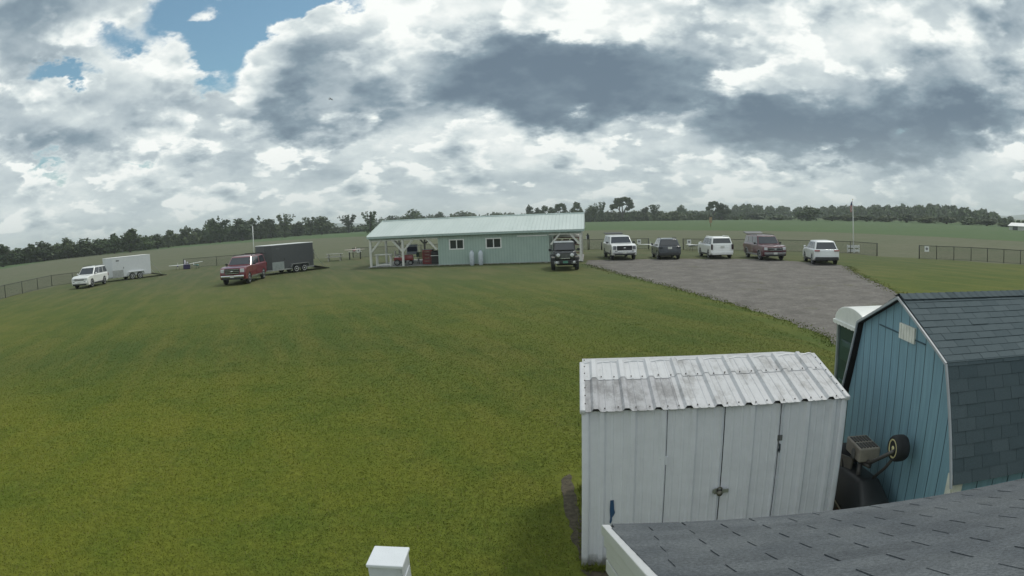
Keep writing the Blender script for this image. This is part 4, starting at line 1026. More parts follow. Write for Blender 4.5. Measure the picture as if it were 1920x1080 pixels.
# shelter frames: beams, posts, knee braces
def beam(x0, x1, y, z, h=.24): bm = MB(); bm.box(((x0 + x1) / 2, y, z), (x1 - x0, .12, h)); bm.build('beam', SAGE if y < 1 else TIMB, club)
beam(-.05, W0 - .002, .06, CEV - .16, .30); beam(W1 + .002, CL + .05, .06, CEV - .16, .30); beam(-.05, W0 - .002, CDEP - .06, CEV - .14); beam(W1 + .002, CL + .05, CDEP - .06, CEV - .14)
for x0_, x1_ in ((-.02, W0 - .01), (W1 + .01, CL + .02)):
    bm = MB(); bm.box(((x0_ + x1_) / 2, -.022, CEV - .36), (x1_ - x0_, .03, .10)); bm.build('white_rail', TIMB, club)
def post(x, y, tm=TIMB, w=.17): bm = MB(); bm.box((x, y, 1.2), (w, w, 2.24)); bm.build('post', tm, club, .006)
def brace(x, y, s, ln=.95, tm=TIMB): bm = MB(); bm.bar((x + s * .08, y, CEV - .32 - ln), (x + s * ln, y, CEV - .30), .10, .14); bm.build('brace', tm, club)
XP = CL - .02
post(.05, -.02); brace(.05, -.02, 1); post(PM, -.02); brace(PM, -.02, -1); brace(PM, -.02, 1); brace(W0 - .02, -.02, -1); brace(W1 + .06, -.02, 1, .85); post(XP, -.02); brace(XP, -.02, -1, .85)
DWOOD = mat('grey_weathered_post', (.22, .22, .20), .8)
for x in (.05, PM - .3, PM + 1.55): post(x, CDEP - .08, DWOOD, .15); brace(x, CDEP - .08, 1, .7, BLACKP if x > PM else DWOOD); brace(x, CDEP - .08, -1, .7, BLACKP if x > PM else DWOOD)
post(.05, CDEP / 2); post(XP, CDEP - .08, TIMB)
for k in range(4):
    bm = MB(); bm.box((.75 + k * (W0 - 1.3) / 3, -.10, CEV - .10), (.34, .14, .10)); bm.build('lamp', WHITE, club, .02)
bm = MB(); bm.box((ex_of(999), -.012, 2.20), (2.4, .03, .09)); bm.build('door_track', WHITE, club)
bm = MB(); bm.box((ex_of(999) + .55, -.004, 1.13), (1.15, .02, 2.02)); bm.build('sliding_door', SAGE, club)
def clubpt(x, y, z=0.0): return C0 + ce * x + cg * y + Vector((0, 0, z))

# two gas cylinders leaning by the wall
def cylinder(x, lab):
    t = thing('gas_cylinder', lab, 'gas cylinder', clubpt(x, -.42), CA, 'white gas cylinders by the wall')
    GW = mat('cylinder_white', (.55, .60, .66), .4)
    bm = MB(); bm.lathe([(.001, .03), (.14, .03), (.19, .10), (.19, .96), (.16, 1.06), (.08, 1.12), (.001, 1.13)], 20); bm.build('tank', GW, t, 0, True)
    bm = MB(); bm.lathe([(.15, .0), (.15, .06), (.001, .06)], 16); bm.build('foot_ring', GW, t)
    bm = MB(); bm.lathe([(.001, 1.12), (.03, 1.12), (.03, 1.20), (.001, 1.21)], 10); bm.box((0, 0, 1.22), (.11, .03, .03)); bm.build('valve', DARKM, t)
    bm = MB(); bm.lathe([(.085, 1.10), (.095, 1.10), (.095, 1.22), (.085, 1.22)], 16); bm.build('collar', GW, t)
cylinder(ex_of(886.5), 'white gas cylinder left of its twin, against the green wall'); cylinder(ex_of(903), 'white gas cylinder right of its twin, nearer the right window')

# things in the shelter
t = thing('work_stand', 'white timber work stand just inside the left shelter post', 'stand', clubpt(1.05, .45, .10), CA)
bm = MB(); bm.box((0, 0, .98), (1.55, .50, .07)); bm.build('top', TIMB, t)
for x in (-.62, .62):
    for y in (-.18, .18): bm = MB(); bm.box((x, y, .47), (.09, .09, .94)); bm.build('leg', TIMB, t)
for y in (-.18, .18): bm = MB(); bm.box((0, y, .12), (1.2, .07, .10)); bm.build('stretcher', TIMB, t)
RED = paint('red_paint', (.22, .022, .025), .4)
t = thing('lawn_tractor', 'red lawn tractor with a pale seat standing in the left shelter', 'lawn tractor', clubpt(2.55, 1.0, .10), CA + R(-78))
bm = MB(); bm.box((0, .48, .62), (.56, .85, .46), 0, (.86, .92)); bm.build('hood', RED, t, .05, True)
bm = MB(); bm.box((0, -.35, .55), (.80, .80, .30)); bm.build('body', RED, t, .05)
bm = MB(); bm.box((0, -.42, .80), (.46, .42, .10)); bm.box((0, -.64, 1.02), (.46, .10, .42)); bm.build('seat', mat('pale_seat', (.50, .48, .46), .6), t, .04)
bm = MB(); bm.tube([(0, .10, .75), (0, -.05, 1.05)], .02, 8); bm.lathe([(.14, -.012), (.17, 0), (.14, .012)], 16, (0, -.06, 1.06)); bm.build('steering_wheel', BLACKP, t)
bm = MB(); bm.box((0, .0, .28), (1.05, .55, .16)); bm.build('mower_deck', BLACKP, t, .04)
for s in (-1, 1): wheel_x(t, (s * .42, -.45, .26), .26, .22, WHITE, .5, face=s); wheel_x(t, (s * .40, .68, .19), .19, .16, WHITE, .5, face=s)
t = thing('red_cabinet', 'tall red steel tool cabinet near the end wall of the left shelter', 'cabinet', clubpt(W0 - 1.15, 1.1, .10), CA)
bm = MB(); bm.box((0, 0, .62), (.85, .62, 1.16)); bm.build('case', RED, t, .015)
bm = MB(); bm.box((0, 0, 1.23), (.92, .68, .05)); bm.build('top', mat('grey_cabinet_top', (.26, .25, .26), .4), t)
for k in range(4):
    bm = MB(); bm.box((0, -.318, .22 + k * .26), (.76, .02, .22)); d_ = bm.build('drawer', mat('dark_red_drawer', (.12, .015, .02), .4), t); bm = MB(); bm.box((0, -.335, .28 + k * .26), (.4, .02, .025)); bm.build('handle', CHROME, d_)
t = thing('gas_grill', 'black covered gas grill with a white side shelf beside the red cabinet', 'grill', clubpt(W0 - .42, .75, .10), CA)
bm = MB(); bm.box((0, 0, .42), (.62, .5, .72)); bm.build('cart', BLACKP, t, .02)
bm = MB(); bm.lathe([(.001, -.31), (.26, -.31), (.28, 0), (.26, .31), (.001, .31)], 16, (0, .0, .88), 'x'); bm.build('lid', mat('grill_black', (.02, .02, .024), .35), t, 0, True)
bm = MB(); bm.box((.0, -.36, .74), (.62, .24, .04)); bm.build('side_shelf', WHITE, t)
def folding_chair(x, y, rz, lab, col):
    t = thing('folding_chair', lab, 'chair', clubpt(x, y, .10), CA + rz, 'folding chairs in the shelter')
    bm = MB(); bm.box((0, 0, .44), (.5, .46, .03)); bm.build('seat', col, t)
    bm = MB(); bm.box((0, .24, .76), (.5, .03, .42)); bm.build('backrest', col, t)
    for s in (-1, 1): bm = MB(); bm.bar((s * .24, -.22, 0), (s * .24, .25, .95), .025); bm.build('leg', DARKM, t); bm = MB(); bm.bar((s * .24, .22, 0), (s * .24, -.2, .45), .025); bm.build('leg', DARKM, t)
folding_chair(PM + .75, 2.6, R(50), 'green folding chair standing right of the shelter centre post', mat('green_webbing', (.10, .16, .12), .8))
folding_chair(W0 - 2.0, 2.2, R(200), 'yellowish folding chair left of the red cabinet', mat('tan_webbing', (.30, .29, .17), .8))
t = thing('banner', 'dark blue banner hanging from a white frame behind the centre post', 'banner', clubpt(PM - .55, 4.6, .10), CA)
bm = MB(); bm.box((0, 0, 1.15), (.95, .02, .42)); bm.build('cloth', mat('navy_cloth', (.022, .028, .07), .8), t)
bm = MB(); bm.box((0, -.005, .82), (.95, .022, .22)); bm.box((0, -.005, 1.46), (.95, .022, .18)); bm.build('pale_band', mat('pale_blue_cloth', (.30, .33, .42), .8), t)
bm = MB()
for s in (-1, 1): bm.bar((s * .5, 0, 0), (s * .5, 0, 1.6), .05)
bm.bar((-.5, 0, 1.6), (.5, 0, 1.6), .05); bm.build('frame', WHITE, t)
t = thing('stored_boat', 'pale canoe stored on a brown rack behind the black off-road car', 'canoe', clubpt(W1 + 1.38, 3.2, 1.92), CA)
bm = MB()
vs = []; n_ = 12
for i in range(n_ + 1):
    f = i / n_ * 2 - 1; w_ = .40 * (1 - f * f) ** .6 + .01
    for k in range(7):
        a = math.pi * k / 6; vs.append((f * 1.3, w_ * math.cos(a), w_ * .8 * math.sin(a)))
bm.add(vs, [(i * 7 + k, i * 7 + k + 1, (i + 1) * 7 + k + 1, (i + 1) * 7 + k) for i in range(n_) for k in range(6)]); bm.build('hull', mat('pale_hull', (.52, .50, .46), .5), t, 0, True)
t = thing('storage_rack', 'reddish brown timber rack behind the black off-road car', 'rack', clubpt(W1 + 1.38, 3.4, .10), CA)
BRN = mat('red_brown_timber', (.20, .10, .085), .75, var=.25)
for x in (-1.12, 1.12): bm = MB(); bm.box((x, 0, .9), (.12, .8, 1.8)); bm.build('upright', BRN, t)
for z in (.5, 1.15, 1.76): bm = MB(); bm.box((0, 0, z), (2.12, .78, .06)); bm.build('shelf', BRN, t)
for k, x in enumerate((-.8, -.15, .5)): bm = MB(); bm.box((x, .02, 1.42), (.5, .5, .42)); o = bm.build('storage_box', mat('box_%s' % ('tan', 'brown', 'dark')[k], ((.32, .25, .17), (.20, .14, .10), (.06, .05, .05))[k], .7), None); o.location = clubpt(W1 + 1.38, 3.4, .10); o.rotation_euler = (0, 0, CA); tag(o, ('tan box on the brown rack, left of three', 'brown box in the middle of the brown rack', 'dark box on the brown rack, right of three')[k], 'box', 'boxes on the brown rack')

# ------------------------------------------------------------------ low black chain-link fences with white signs
CHAIN = mat('black_vinyl_wire', (.030, .033, .032), .6)
def fence(label, pts, h=1.10, gap=3.6, gate=()):
    t = thing('chain_link_fence', label, 'fence', (*pts[0], 0), 0, 'low black chain-link fences')
    o0 = Vector((*pts[0], 0)); wires = MB(); rail = MB()
    for i in range(len(pts) - 1):
        a, b = Vector((*pts[i], 0)) - o0, Vector((*pts[i + 1], 0)) - o0; L = (b - a).length; n = max(1, round(L / gap))
        for k in range(n + (i == len(pts) - 2)):
            q = a.lerp(b, k / n); endp = (k == 0 and i == 0) or k == n
            bm = MB(); r = .048 if endp else .032
            bm.tube([q, q + UP * (h + .02), q + UP * (h + .06)], [r, r, .004], 8); bm.build('post', DARKM, t, 0, True)
        rail.tube([a + UP * h, b + UP * h], .024, 6); rail.tube([a + UP * .06, b + UP * .06], .008, 4)
        d = (b - a).normalized(); nd = Vector((-d.y, d.x, 0)); s = .085; w_ = .0032
        k = -h
        while k < L:
            for sg in (1, -1):
                x0, x1 = max(k, 0), min(k + h, L)
                if x1 > x0:
                    z0, z1 = (x0 - k, x1 - k) if sg == 1 else (h - (x0 - k), h - (x1 - k))
                    p0, p1 = a + d * x0 + UP * (z0 * .96 + .03), a + d * x1 + UP * (z1 * .96 + .03); off = UP * w_ * 1.4
                    wires.add([p0 - off, p1 - off, p1 + off, p0 + off, p0 + nd * w_, p1 + nd * w_], [(0, 1, 2, 3), (0, 1, 5, 4)])
            k += s
    rail.build('rail', DARKM, t); wires.build('wire_mesh', CHAIN, t)
    return t
fence('chain-link fence at the far left, behind the white SUV', [(-37.6, 26), (-43.2, 39.2), (-46.4, 49.6), (-44.9, 51.6), (-42.0, 59.0)])
fence('chain-link fence behind the trailers, left of the shelter', [(-39.0, 66.8), (-31.0, 69.6), (-23.3, 71.4)])
fence('long chain-link fence passing behind the club building', [(-18.0, 69.8), (-2, 69.2), (8.5, 67.0), (14.6, 65.0)])
fence('chain-link fence behind the parked row, ending at the flagpole', [(17.6, 62.0), (25.6, 55.6), (31.0, 50.6), (31.6, 46.8)])
fence('chain-link fence at the right edge of the lawn', [(33.7, 43.0), (37.3, 39.8), (40.8, 34.6), (43.5, 29.5)], gap=1.75)
def sign(p, z, rz, lab):
    t = thing('fence_sign', lab, 'sign', (*p, z), rz, 'white signs on the fence')
    bm = MB(); bm.box((0, 0, 0), (.42, .012, .46)); bm.build('board', WHITE, t, .004)
    bm = MB(); bm.lathe([(.085, -.004), (.115, -.004), (.115, .004), (.085, .004)], 18, (0, -.010, .02), 'y'); bm.box((0, -.010, .02), (.05, .006, .10)); bm.build('symbol', mat('sign_grey', (.20, .20, .21), .6), t)
sign((-24.4, 70.95), .82, R(20), 'white sign on the fence just right of the grey trailer')
sign((-17.3, 69.7), .80, R(12), 'white sign on the fence left of the shelter, above the model bench')
sign((13.6, 65.18), .80, R(-12), 'white sign on the fence between the white pickup and the navy SUV')
sign((18.1, 61.5), .80, R(-18), 'white sign on the fence just right of the navy SUV')
sign((34.15, 42.45), .84, R(-38), 'white sign at the left end of the rightmost fence')

# ------------------------------------------------------------------ poles, flag, small things
def pole(name, lab, cat, p, h, r0, r1, m_):
    t = thing(name, lab, cat, p, 0)
    bm = MB(); bm.tube([(0, 0, 0), (0, 0, h)], [r0, r1], 10); bm.build('pole', m_, t, 0, True)
    return t
fp = at(1598, 475.5); t = pole('flagpole', 'white flagpole with a limp striped flag at the fence corner', 'flagpole', (32.2, 52.0, 0), 4.95, .055, .03, WHITE)
bm = MB(); bm.ball((0, 0, 4.98), .05); bm.build('finial', mat('gold_ball', (.45, .36, .14), .35, .6), t, 0, True)
m, g, p, oc = newmat('striped_flag'); sx, sy, sz = g.sep(oc)
st = g.m('GREATER_THAN', g.m('FRACT', g.m('MULTIPLY', g.m('ADD', sx, g.m('MULTIPLY', sz, .45)), 9.0)), .5)
c = g.mix(st, (.62, .60, .60), (.38, .05, .06)); c = g.mix(g.m('GREATER_THAN', sz, 4.42), c, (.035, .045, .13)); g.put(p.inputs['Base Color'], c); p.inputs['Roughness'].default_value = .8
bm = MB(); vs = []
for i in range(9):
    for j in range(7):
        f, h_ = j / 6, i / 8; vs.append((-.06 - f * .30 * (.45 + .55 * math.sin(h_ * 2.6)), .05 * math.sin(f * 9 + h_ * 2), 4.85 - h_ * .98 - f * .16))
bm.add(vs, [(i * 7 + j, i * 7 + j + 1, i * 7 + j + 8, i * 7 + j + 7) for i in range(8) for j in range(6)]); o = bm.build('flag', m, t, 0, True); md = o.modifiers.new('t', 'SOLIDIFY'); md.thickness = .008
t = thing('planter_box', 'small white slatted planter box round the flagpole foot', 'planter', (32.2, 52.0, 0), R(20))
bm = MB()
for s in (-1, 1):
    for z in (.18, .55): bm.box((0, s * .42, z), (.9, .04, .22)); bm.box((s * .43, 0, z), (.04, .80, .22))
    for q in (-1, 1): bm.box((s * .42, q * .41, .36), (.08, .08, .72))
bm.build('slats', WHITE, t)
t = thing('flower_bush', 'low green plant growing inside the white planter', 'plant', (32.2, 52.0, 0)); bm = MB()
for k in range(70): a = Vector((rng.normal() * .18, rng.normal() * .18, .3 + abs(rng.normal()) * .15)); bm.slab([a, a + Vector((.07, .02, .05)), a + Vector((.03, .05, .11))], .004)
bm.build('leaves', mat('planter_leaf', (.05, .09, .035), .7), t)
pole('white_pole', 'plain white pole standing on the field behind the grey trailer', 'pole', (-35.2, 80.5, 0), 4.5, .06, .05, WHITE)
t = pole('wind_vane', 'weather vane on a thin mast rising behind the shelter roof', 'weather vane', (-17.6, 77.6, 0), 4.75, .04, .03, DARKM)
bm = MB(); bm.tube([(-.34, 0, 5.05), (-.34, 0, 4.72), (0, 0, 4.72)], .025, 6); bm.build('arm', DARKM, t)
bm = MB(); bm.slab([(-.12, 0, 4.70), (.1, 0, 4.78), (.36, 0, 4.98), (.22, 0, 4.72)], .03); bm.ball((.02, 0, 4.74), .12); bm.build('vane', DARKM, t, 0, True)
t = pole('post_box', 'small dark box with a narrow cap on a slim post by the fence', 'box on post', (8.3, 66.6, 0), 1.15, .06, .05, mat('brown_post', (.09, .08, .055), .8))
bm = MB(); bm.box((0, 0, 1.38), (.28, .26, .42)); bm.build('box', mat('dark_box', (.022, .026, .034), .6), t, .02)
bm = MB(); bm.box((0, 0, 1.60), (.30, .28, .04)); bm.lathe([(.07, 1.60), (.075, 1.75), (.03, 1.80), (.001, 1.8)], 10); bm.build('cap', mat('dark_green_cap', (.03, .04, .035), .7), t)
bm = MB(); bm.box((-.17, -.02, 1.32), (.05, .18, .34)); bm.build('card', WHITE, t)
t = pole('wooden_stake', 'short dark stake with a pinkish board near the right shelter post', 'stake', (7.45, 66.0, 0), 1.2, .06, .05, mat('green_stake', (.035, .045, .03), .8))
bm = MB(); bm.box((-.1, -.03, 1.28), (.42, .03, .18)); bm.build('board', mat('pinkish_board', (.30, .21, .19), .8), t)
pole('short_post', 'short dark post left of the white pickup', 'post', (9.6, 65.5, 0), .85, .07, .06, DARKM)
q = Vector((58.0, 174.0, 0))
t = pole('marker_post', 'tan marker post standing far out in the green crop field', 'marker', q, 2.6, .10, .10, mat('tan_post', (.30, .21, .12), .8)); bm = MB(); bm.box((0, 0, 1.9), (.85, .06, 1.6)); bm.build('board', mat('tan_board', (.32, .23, .14), .8), t)

def model_plane(name, lab, loc, rz, span, m1, m2, stand=.55):
    t = thing(name, lab, 'model plane', loc, rz, 'model planes by the fence'); z = stand
    bm = MB(); bm.tube([(0, -.62, z), (0, -.5, z), (0, .1, z + .03), (0, .8, z + .02)], [.05, .09, .09, .03], 10); bm.build('fuselage', m2, t, 0, True)
    bm = MB(); bm.slab([(-span / 2, -.30, z + .10), (0, -.36, z + .07), (span / 2, -.30, z + .10), (span / 2, -.02, z + .10), (0, .06, z + .07), (-span / 2, -.02, z + .10)], .035, (0, 0, 1)); bm.build('wing', m1, t)
    bm = MB(); bm.slab([(0, .55, z + .04), (0, .85, z + .04), (0, .88, z + .36), (0, .72, z + .36)], .02, (1, 0, 0)); bm.slab([(-.36, .62, z + .05), (.36, .62, z + .05), (.36, .82, z + .05), (-.36, .82, z + .05)], .02, (0, 0, 1)); bm.build('tail', m1, t)
    if stand > .3:
        for s in (-1, 1): bm = MB(); bm.tube([(s * .16, -.25, z - .05), (s * .22, -.3, .0)], .018, 6); bm.build('stand_leg', DARKM, t)
    return t
PURP = mat('purple_film', (.060, .040, .16), .35, coat=.4)
model_plane('model_plane', 'white and purple model plane lying in the grass at the left fence', (-38.6, 64.6, 0), R(30), 2.2, WHITE, PURP, .42)
model_plane('model_plane', 'white model plane on a stand left of the navy SUV', (14.3, 62.6, 0), R(-12), 2.6, WHITE, WHITE, .50)
model_plane('model_plane', 'small white model plane on a stand right of the navy SUV', (18.0, 59.7, 0), R(-70), 1.7, WHITE, mat('grey_film', (.25, .26, .27), .4), .50)
t = thing('equipment_case', 'purple equipment case with pale bottles on top beside the left model plane', 'case', (-37.3, 64.6, 0), R(25))
bm = MB(); bm.box((0, 0, .28), (.85, .45, .50)); bm.build('case', mat('purple_plastic', (.035, .026, .085), .5), t, .03)
bm = MB(); bm.lathe([(.10, .54), (.11, .62), (.10, .98), (.05, 1.04), (.001, 1.05)], 12, (-.2, 0, 0)); bm.lathe([(.08, .54), (.08, .78), (.04, .84), (.001, .85)], 12, (.1, 0, 0)); bm.build('bottles', mat('pale_lilac', (.55, .52, .60), .4), t, 0, True)
t = thing('propeller_plane', 'white and green model plane standing behind the purple case', 'model plane', (-36.2, 65.0, 0), R(60), 'model planes by the fence')
bm = MB(); bm.tube([(0, -.6, .35), (0, -.4, .40), (0, .6, .42)], [.04, .10, .04], 10); bm.build('fuselage', mat('sea_green_film', (.10, .22, .20), .4), t, 0, True)
bm = MB(); bm.slab([(-.9, -.15, .60), (.9, -.15, .72), (.9, .12, .72), (-.9, .12, .60)], .03, (0, 0, 1)); bm.build('wing', WHITE, t)
bm = MB(); bm.slab([(0, .45, .42), (0, .66, .42), (0, .66, .74)], .02, (1, 0, 0)); bm.build('tail', WHITE, t)
for s in (-1, 1): bm = MB(); bm.tube([(s * .08, -.3, .34), (s * .2, -.3, .08)], .012, 6); bm.build('strut', DARKM, t); wheel_x(t, (s * .2, -.3, .07), .07, .04, WHITE, .5, face=s)
t = thing('assembly_bench', 'model plane assembly bench with a red and white plane on it beside the shelter', 'bench', (-16.9, 66.4, 0), R(8))
bm = MB(); bm.box((0, 0, .82), (1.5, .6, .05)); bm.build('top', mat('pale_bench', (.46, .46, .43), .7), t)
for x in (-.6, .6):
    for y in (-.22, .22): bm = MB(); bm.box((x, y, .40), (.07, .07, .80)); bm.build('leg', DARKM, t)
model_plane('model_plane', 'red and white model plane lying on the assembly bench', (-16.9, 66.4, .85), R(6), 2.2, mat('white_red_film', (.62, .50, .48), .4), RED, .10)
def picnic(lab, loc, rz):
    t = thing('picnic_table', lab, 'picnic table', loc, rz, 'picnic tables'); PW = mat('grey_picnic_timber', (.34, .34, .31), .8, var=.2)
    bm = MB()
    for k in range(5): bm.box((0, -.3 + k * .15, .75), (1.8, .135, .04))
    bm.build('tabletop', PW, t)
    for s in (-1, 1):
        bm = MB(); bm.box((0, s * .68, .45), (1.8, .14, .04)); bm.box((0, s * .84, .45), (1.8, .14, .04)); bm.build('bench', PW, t)
        for q in (-1, 1): bm = MB(); bm.bar((q * .65, s * .25, .73), (q * .65, s * .66, .0), .09, .04); bm.build('leg', PW, t)
        bm = MB(); bm.box((s * .65, 0, .42), (.04, 1.7, .09)); bm.build('crossbar', PW, t)
picnic('grey picnic table left of the model assembly bench', (-18.9, 65.2, 0), R(10))
picnic('grey picnic table under the left shelter near the back', clubpt(1.6, 4.6, .10), CA)
t = thing('flying_plane', 'small dark model plane flying in front of the clouds', 'model plane', (0, 0, 0))
d = ray(620, 186); t.scale = (.8, .8, .8); t.location = Vector((0, 0, CAM_H)) + d * 165; t.rotation_euler = (R(4), R(14), R(75))
DP = mat('dark_film', (.05, .055, .06), .5)
bm = MB(); bm.tube([(0, -.7, 0), (0, -.4, 0), (0, .7, 0)], [.05, .12, .04], 8); bm.build('fuselage', DP, t)
bm = MB(); bm.slab([(-1.0, -.3, .08), (1.0, -.3, .08), (1.0, .05, .08), (-1.0, .05, .08)], .04, (0, 0, 1)); bm.build('wing', DP, t)
bm = MB(); bm.slab([(-.35, .5, .02), (.35, .5, .02), (.35, .72, .02), (-.35, .72, .02)], .03, (0, 0, 1)); bm.slab([(0, .5, 0), (0, .74, 0), (0, .74, .3), (0, .64, .3)], .03, (1, 0, 0)); bm.build('tail', DP, t)
# ------------------------------------------------------------------ trees
def leaf_mat(name, c1, c2):
    m, g, p, oc = newmat(name)
    isl = g.n('ShaderNodeNewGeometry').outputs['Random Per Island']; rnd = g.n('ShaderNodeObjectInfo').outputs['Random']
    c = g.mix(g.ramp(g.m('ADD', g.m('MULTIPLY', isl, .7), g.m('MULTIPLY', g.noise(oc, .45, 3), .6)), .2, 1.0), c1, c2)
    c = g.vm('SCALE', c, scale=g.ramp(rnd, 0, 1, .72, 1.30, False)); c = g.mix(g.ramp(g.m('FRACT', g.m('MULTIPLY', rnd, 7.3)), .45, 1.0, 0, .35), c, (.085, .095, .030))
    g.put(p.inputs['Base Color'], c); p.inputs['Roughness'].default_value = .65; p.inputs['Specular IOR Level'].default_value = .25
    return m
LEAFD = leaf_mat('dark_leaves', (.034, .056, .026), (.070, .104, .042)); LEAFM = leaf_mat('mid_leaves', (.044, .070, .030), (.082, .118, .046)); LEAFL = leaf_mat('willow_leaves', (.075, .105, .036), (.115, .150, .055))
BARK = mat('grey_bark', (.060, .052, .042), .9, var=.25)
def clumps(lobes, n, size):
    """leaf clumps filling a set of lobes (centre, radii); returns one array of small tilted quads"""
    w = np.array([(l[1][0] * l[1][1] * l[1][2]) ** .66 for l in lobes]); idx = rng.choice(len(lobes), n, p=w / w.sum())
    cen = np.array([l[0] for l in lobes])[idx]; rad = np.array([l[1] for l in lobes])[idx]
    d = rng.normal(size=(n, 3)); d /= np.linalg.norm(d, axis=1)[:, None]
    r = rng.uniform(0, 1, n) ** .40
    c = cen + d * rad * (r * rng.uniform(.85, 1.12, n))[:, None]
    nrm = d * .7 + rng.normal(size=(n, 3)) * .6; nrm /= np.linalg.norm(nrm, axis=1)[:, None]
    a = np.cross(nrm, rng.normal(size=(n, 3))); a /= np.linalg.norm(a, axis=1)[:, None]; b = np.cross(nrm, a)
    s = (size * rng.uniform(.55, 1.35, n))[:, None]; b = b * rng.uniform(.5, 1.0, n)[:, None]
    return np.stack([c - a * s - b * s * .3, c - b * s + a * s * .2, c + a * s + b * s * .2, c + b * s], 1)
def quads_mesh(name, V, m):
    n = len(V); me = bpy.data.meshes.new(name)
    me.vertices.add(4 * n); me.vertices.foreach_set('co', V.reshape(-1)); me.loops.add(4 * n); me.loops.foreach_set('vertex_index', np.arange(4 * n))
    me.polygons.add(n); me.polygons.foreach_set('loop_start', np.arange(0, 4 * n, 4)); me.polygons.foreach_set('loop_total', np.full(n, 4)); me.update(); me.materials.append(m)
    return me
def proto(kind, n, size, m):
    """a tree one metre... scaled: height 10, crown about 8 wide"""
    L = []; limbs = []
    U = rng.uniform
    if kind == 'round':
        L = [((U(-2.2, 2.2), U(-2.2, 2.2), U(3.6, 7.6)), (U(1.3, 2.3),) * 2 + (U(1.1, 1.9),)) for _ in range(11)] + [((0, 0, 5.5), (2.9, 2.9, 3.2)), ((U(-1, 1), 0, 8.6), (1.5, 1.5, 1.3)), ((0, 0, 2.4), (3.0, 3.0, 1.6))]
    elif kind == 'dome':
        L = [((U(-2.8, 2.8), U(-2.5, 2.5), U(2.2, 5.5)), (U(1.6, 2.4),) * 2 + (U(1.4, 2.2),)) for _ in range(10)] + [((0, 0, 4.2), (3.6, 3.4, 4.2)), ((0, 0, 6.8), (2.4, 2.4, 2.6)), ((0, 0, 1.6), (3.8, 3.6, 1.6))]
    elif kind == 'ragged':
        L = [((U(-2.6, 2.6), U(-2.2, 2.2), U(4.0, 8.8)), (U(.6, 1.3), U(.6, 1.2), U(.8, 1.9))) for _ in range(16)] + [((0, 0, 4.6), (1.9, 1.9, 2.8)), ((U(-1, 1), 0, 9.2), (.5, .5, .9)), ((0, 0, 2.4), (2.6, 2.4, 1.6))]
    elif kind == 'feather':
        for k in range(9):
            a, t_ = U(0, 6.28), U(.15, .5)
            for j in range(4):
                f = .35 + .2 * j; L.append(((math.cos(a) * t_ * 7 * f, math.sin(a) * t_ * 5 * f, 2.5 + 7.0 * f * (1 - .25 * t_)), (.55, .5, .85)))
        L += [((0, 0, 3.2), (1.7, 1.5, 2.2)), ((0, 0, 1.5), (2.2, 2.0, 1.5))]
    elif kind == 'open':
        L = [((-2.4, 0, 6.2), (1.5, 1.4, 1.1)), ((-1.1, .4, 8.2), (1.6, 1.5, 1.4)), ((.8, 0, 8.9), (1.7, 1.5, 1.1)), ((2.1, -.3, 7.6), (1.2, 1.3, 1.9)), ((2.6, 0, 5.9), (.9, .9, 1.2)), ((-.4, 0, 6.9), (1.3, 1.2, .9)), ((-3.1, 0, 5.2), (.7, .7, .6)), ((1.5, 0, 5.0), (.6, .6, .8))]
        limbs = [((0, 0, 2.6), (-1.8, 0, 6.2)), ((0, 0, 2.6), (1.6, 0, 6.8)), ((.8, 0, 4.7), (2.3, 0, 6.2)), ((-.9, 0, 4.3), (-.6, .3, 7.6))]
    elif kind == 'slim':
        L = [((U(-.8, .8), U(-.7, .7), U(2.2, 8.6)), (U(.6, 1.2), U(.6, 1.1), U(.9, 1.5))) for _ in range(12)] + [((.3, 0, 9.0), (.6, .6, 1.0)), ((0, 0, 5.2), (1.1, 1.1, 3.6)), ((0, 0, 1.8), (1.6, 1.5, 1.5))]
    t = bpy.data.objects.new('tree', None); COL.objects.link(t)
    me = quads_mesh('crown', clumps(L, n, size), m); o = bpy.data.objects.new('crown', me); COL.objects.link(o); o.parent = t
    bm = MB(); bm.tube([(0, 0, 0), (.05, 0, 2.4), (0, .1, 5.5), (.1, 0, 8.0)], [.34, .26, .16, .04], 8)
    for a, b in limbs: bm.tube([a, (Vector(a) + Vector(b)) / 2 + Vector((0, .1, .2)), b], [.22, .15, .05], 7)
    for k in range(4 if not limbs else 1): a = U(0, 6.28); bm.tube([(0, 0, 2.6 + k * .8), (math.cos(a) * 1.1, math.sin(a) * 1.1, 4.2 + k * .9), (math.cos(a) * 2.0, math.sin(a) * 2.0, 5.4 + k)], [.14, .09, .03], 6)
    bm.build('trunk', BARK, t, 0, True)
    return t
PRO = {'round': [proto('round', 1500, .42, LEAFD), proto('round', 1500, .42, LEAFM)], 'dome': [proto('dome', 1600, .45, LEAFM), proto('dome', 1600, .45, LEAFD)], 'ragged': [proto('ragged', 1300, .38, LEAFD), proto('ragged', 1300, .38, LEAFM)],
       'feather': [proto('feather', 900, .30, LEAFD)], 'open': [proto('open', 1500, .33, LEAFD)], 'slim': [proto('slim', 800, .36, LEAFD)], 'willow': [proto('dome', 1600, .42, LEAFL)]}
used = set()
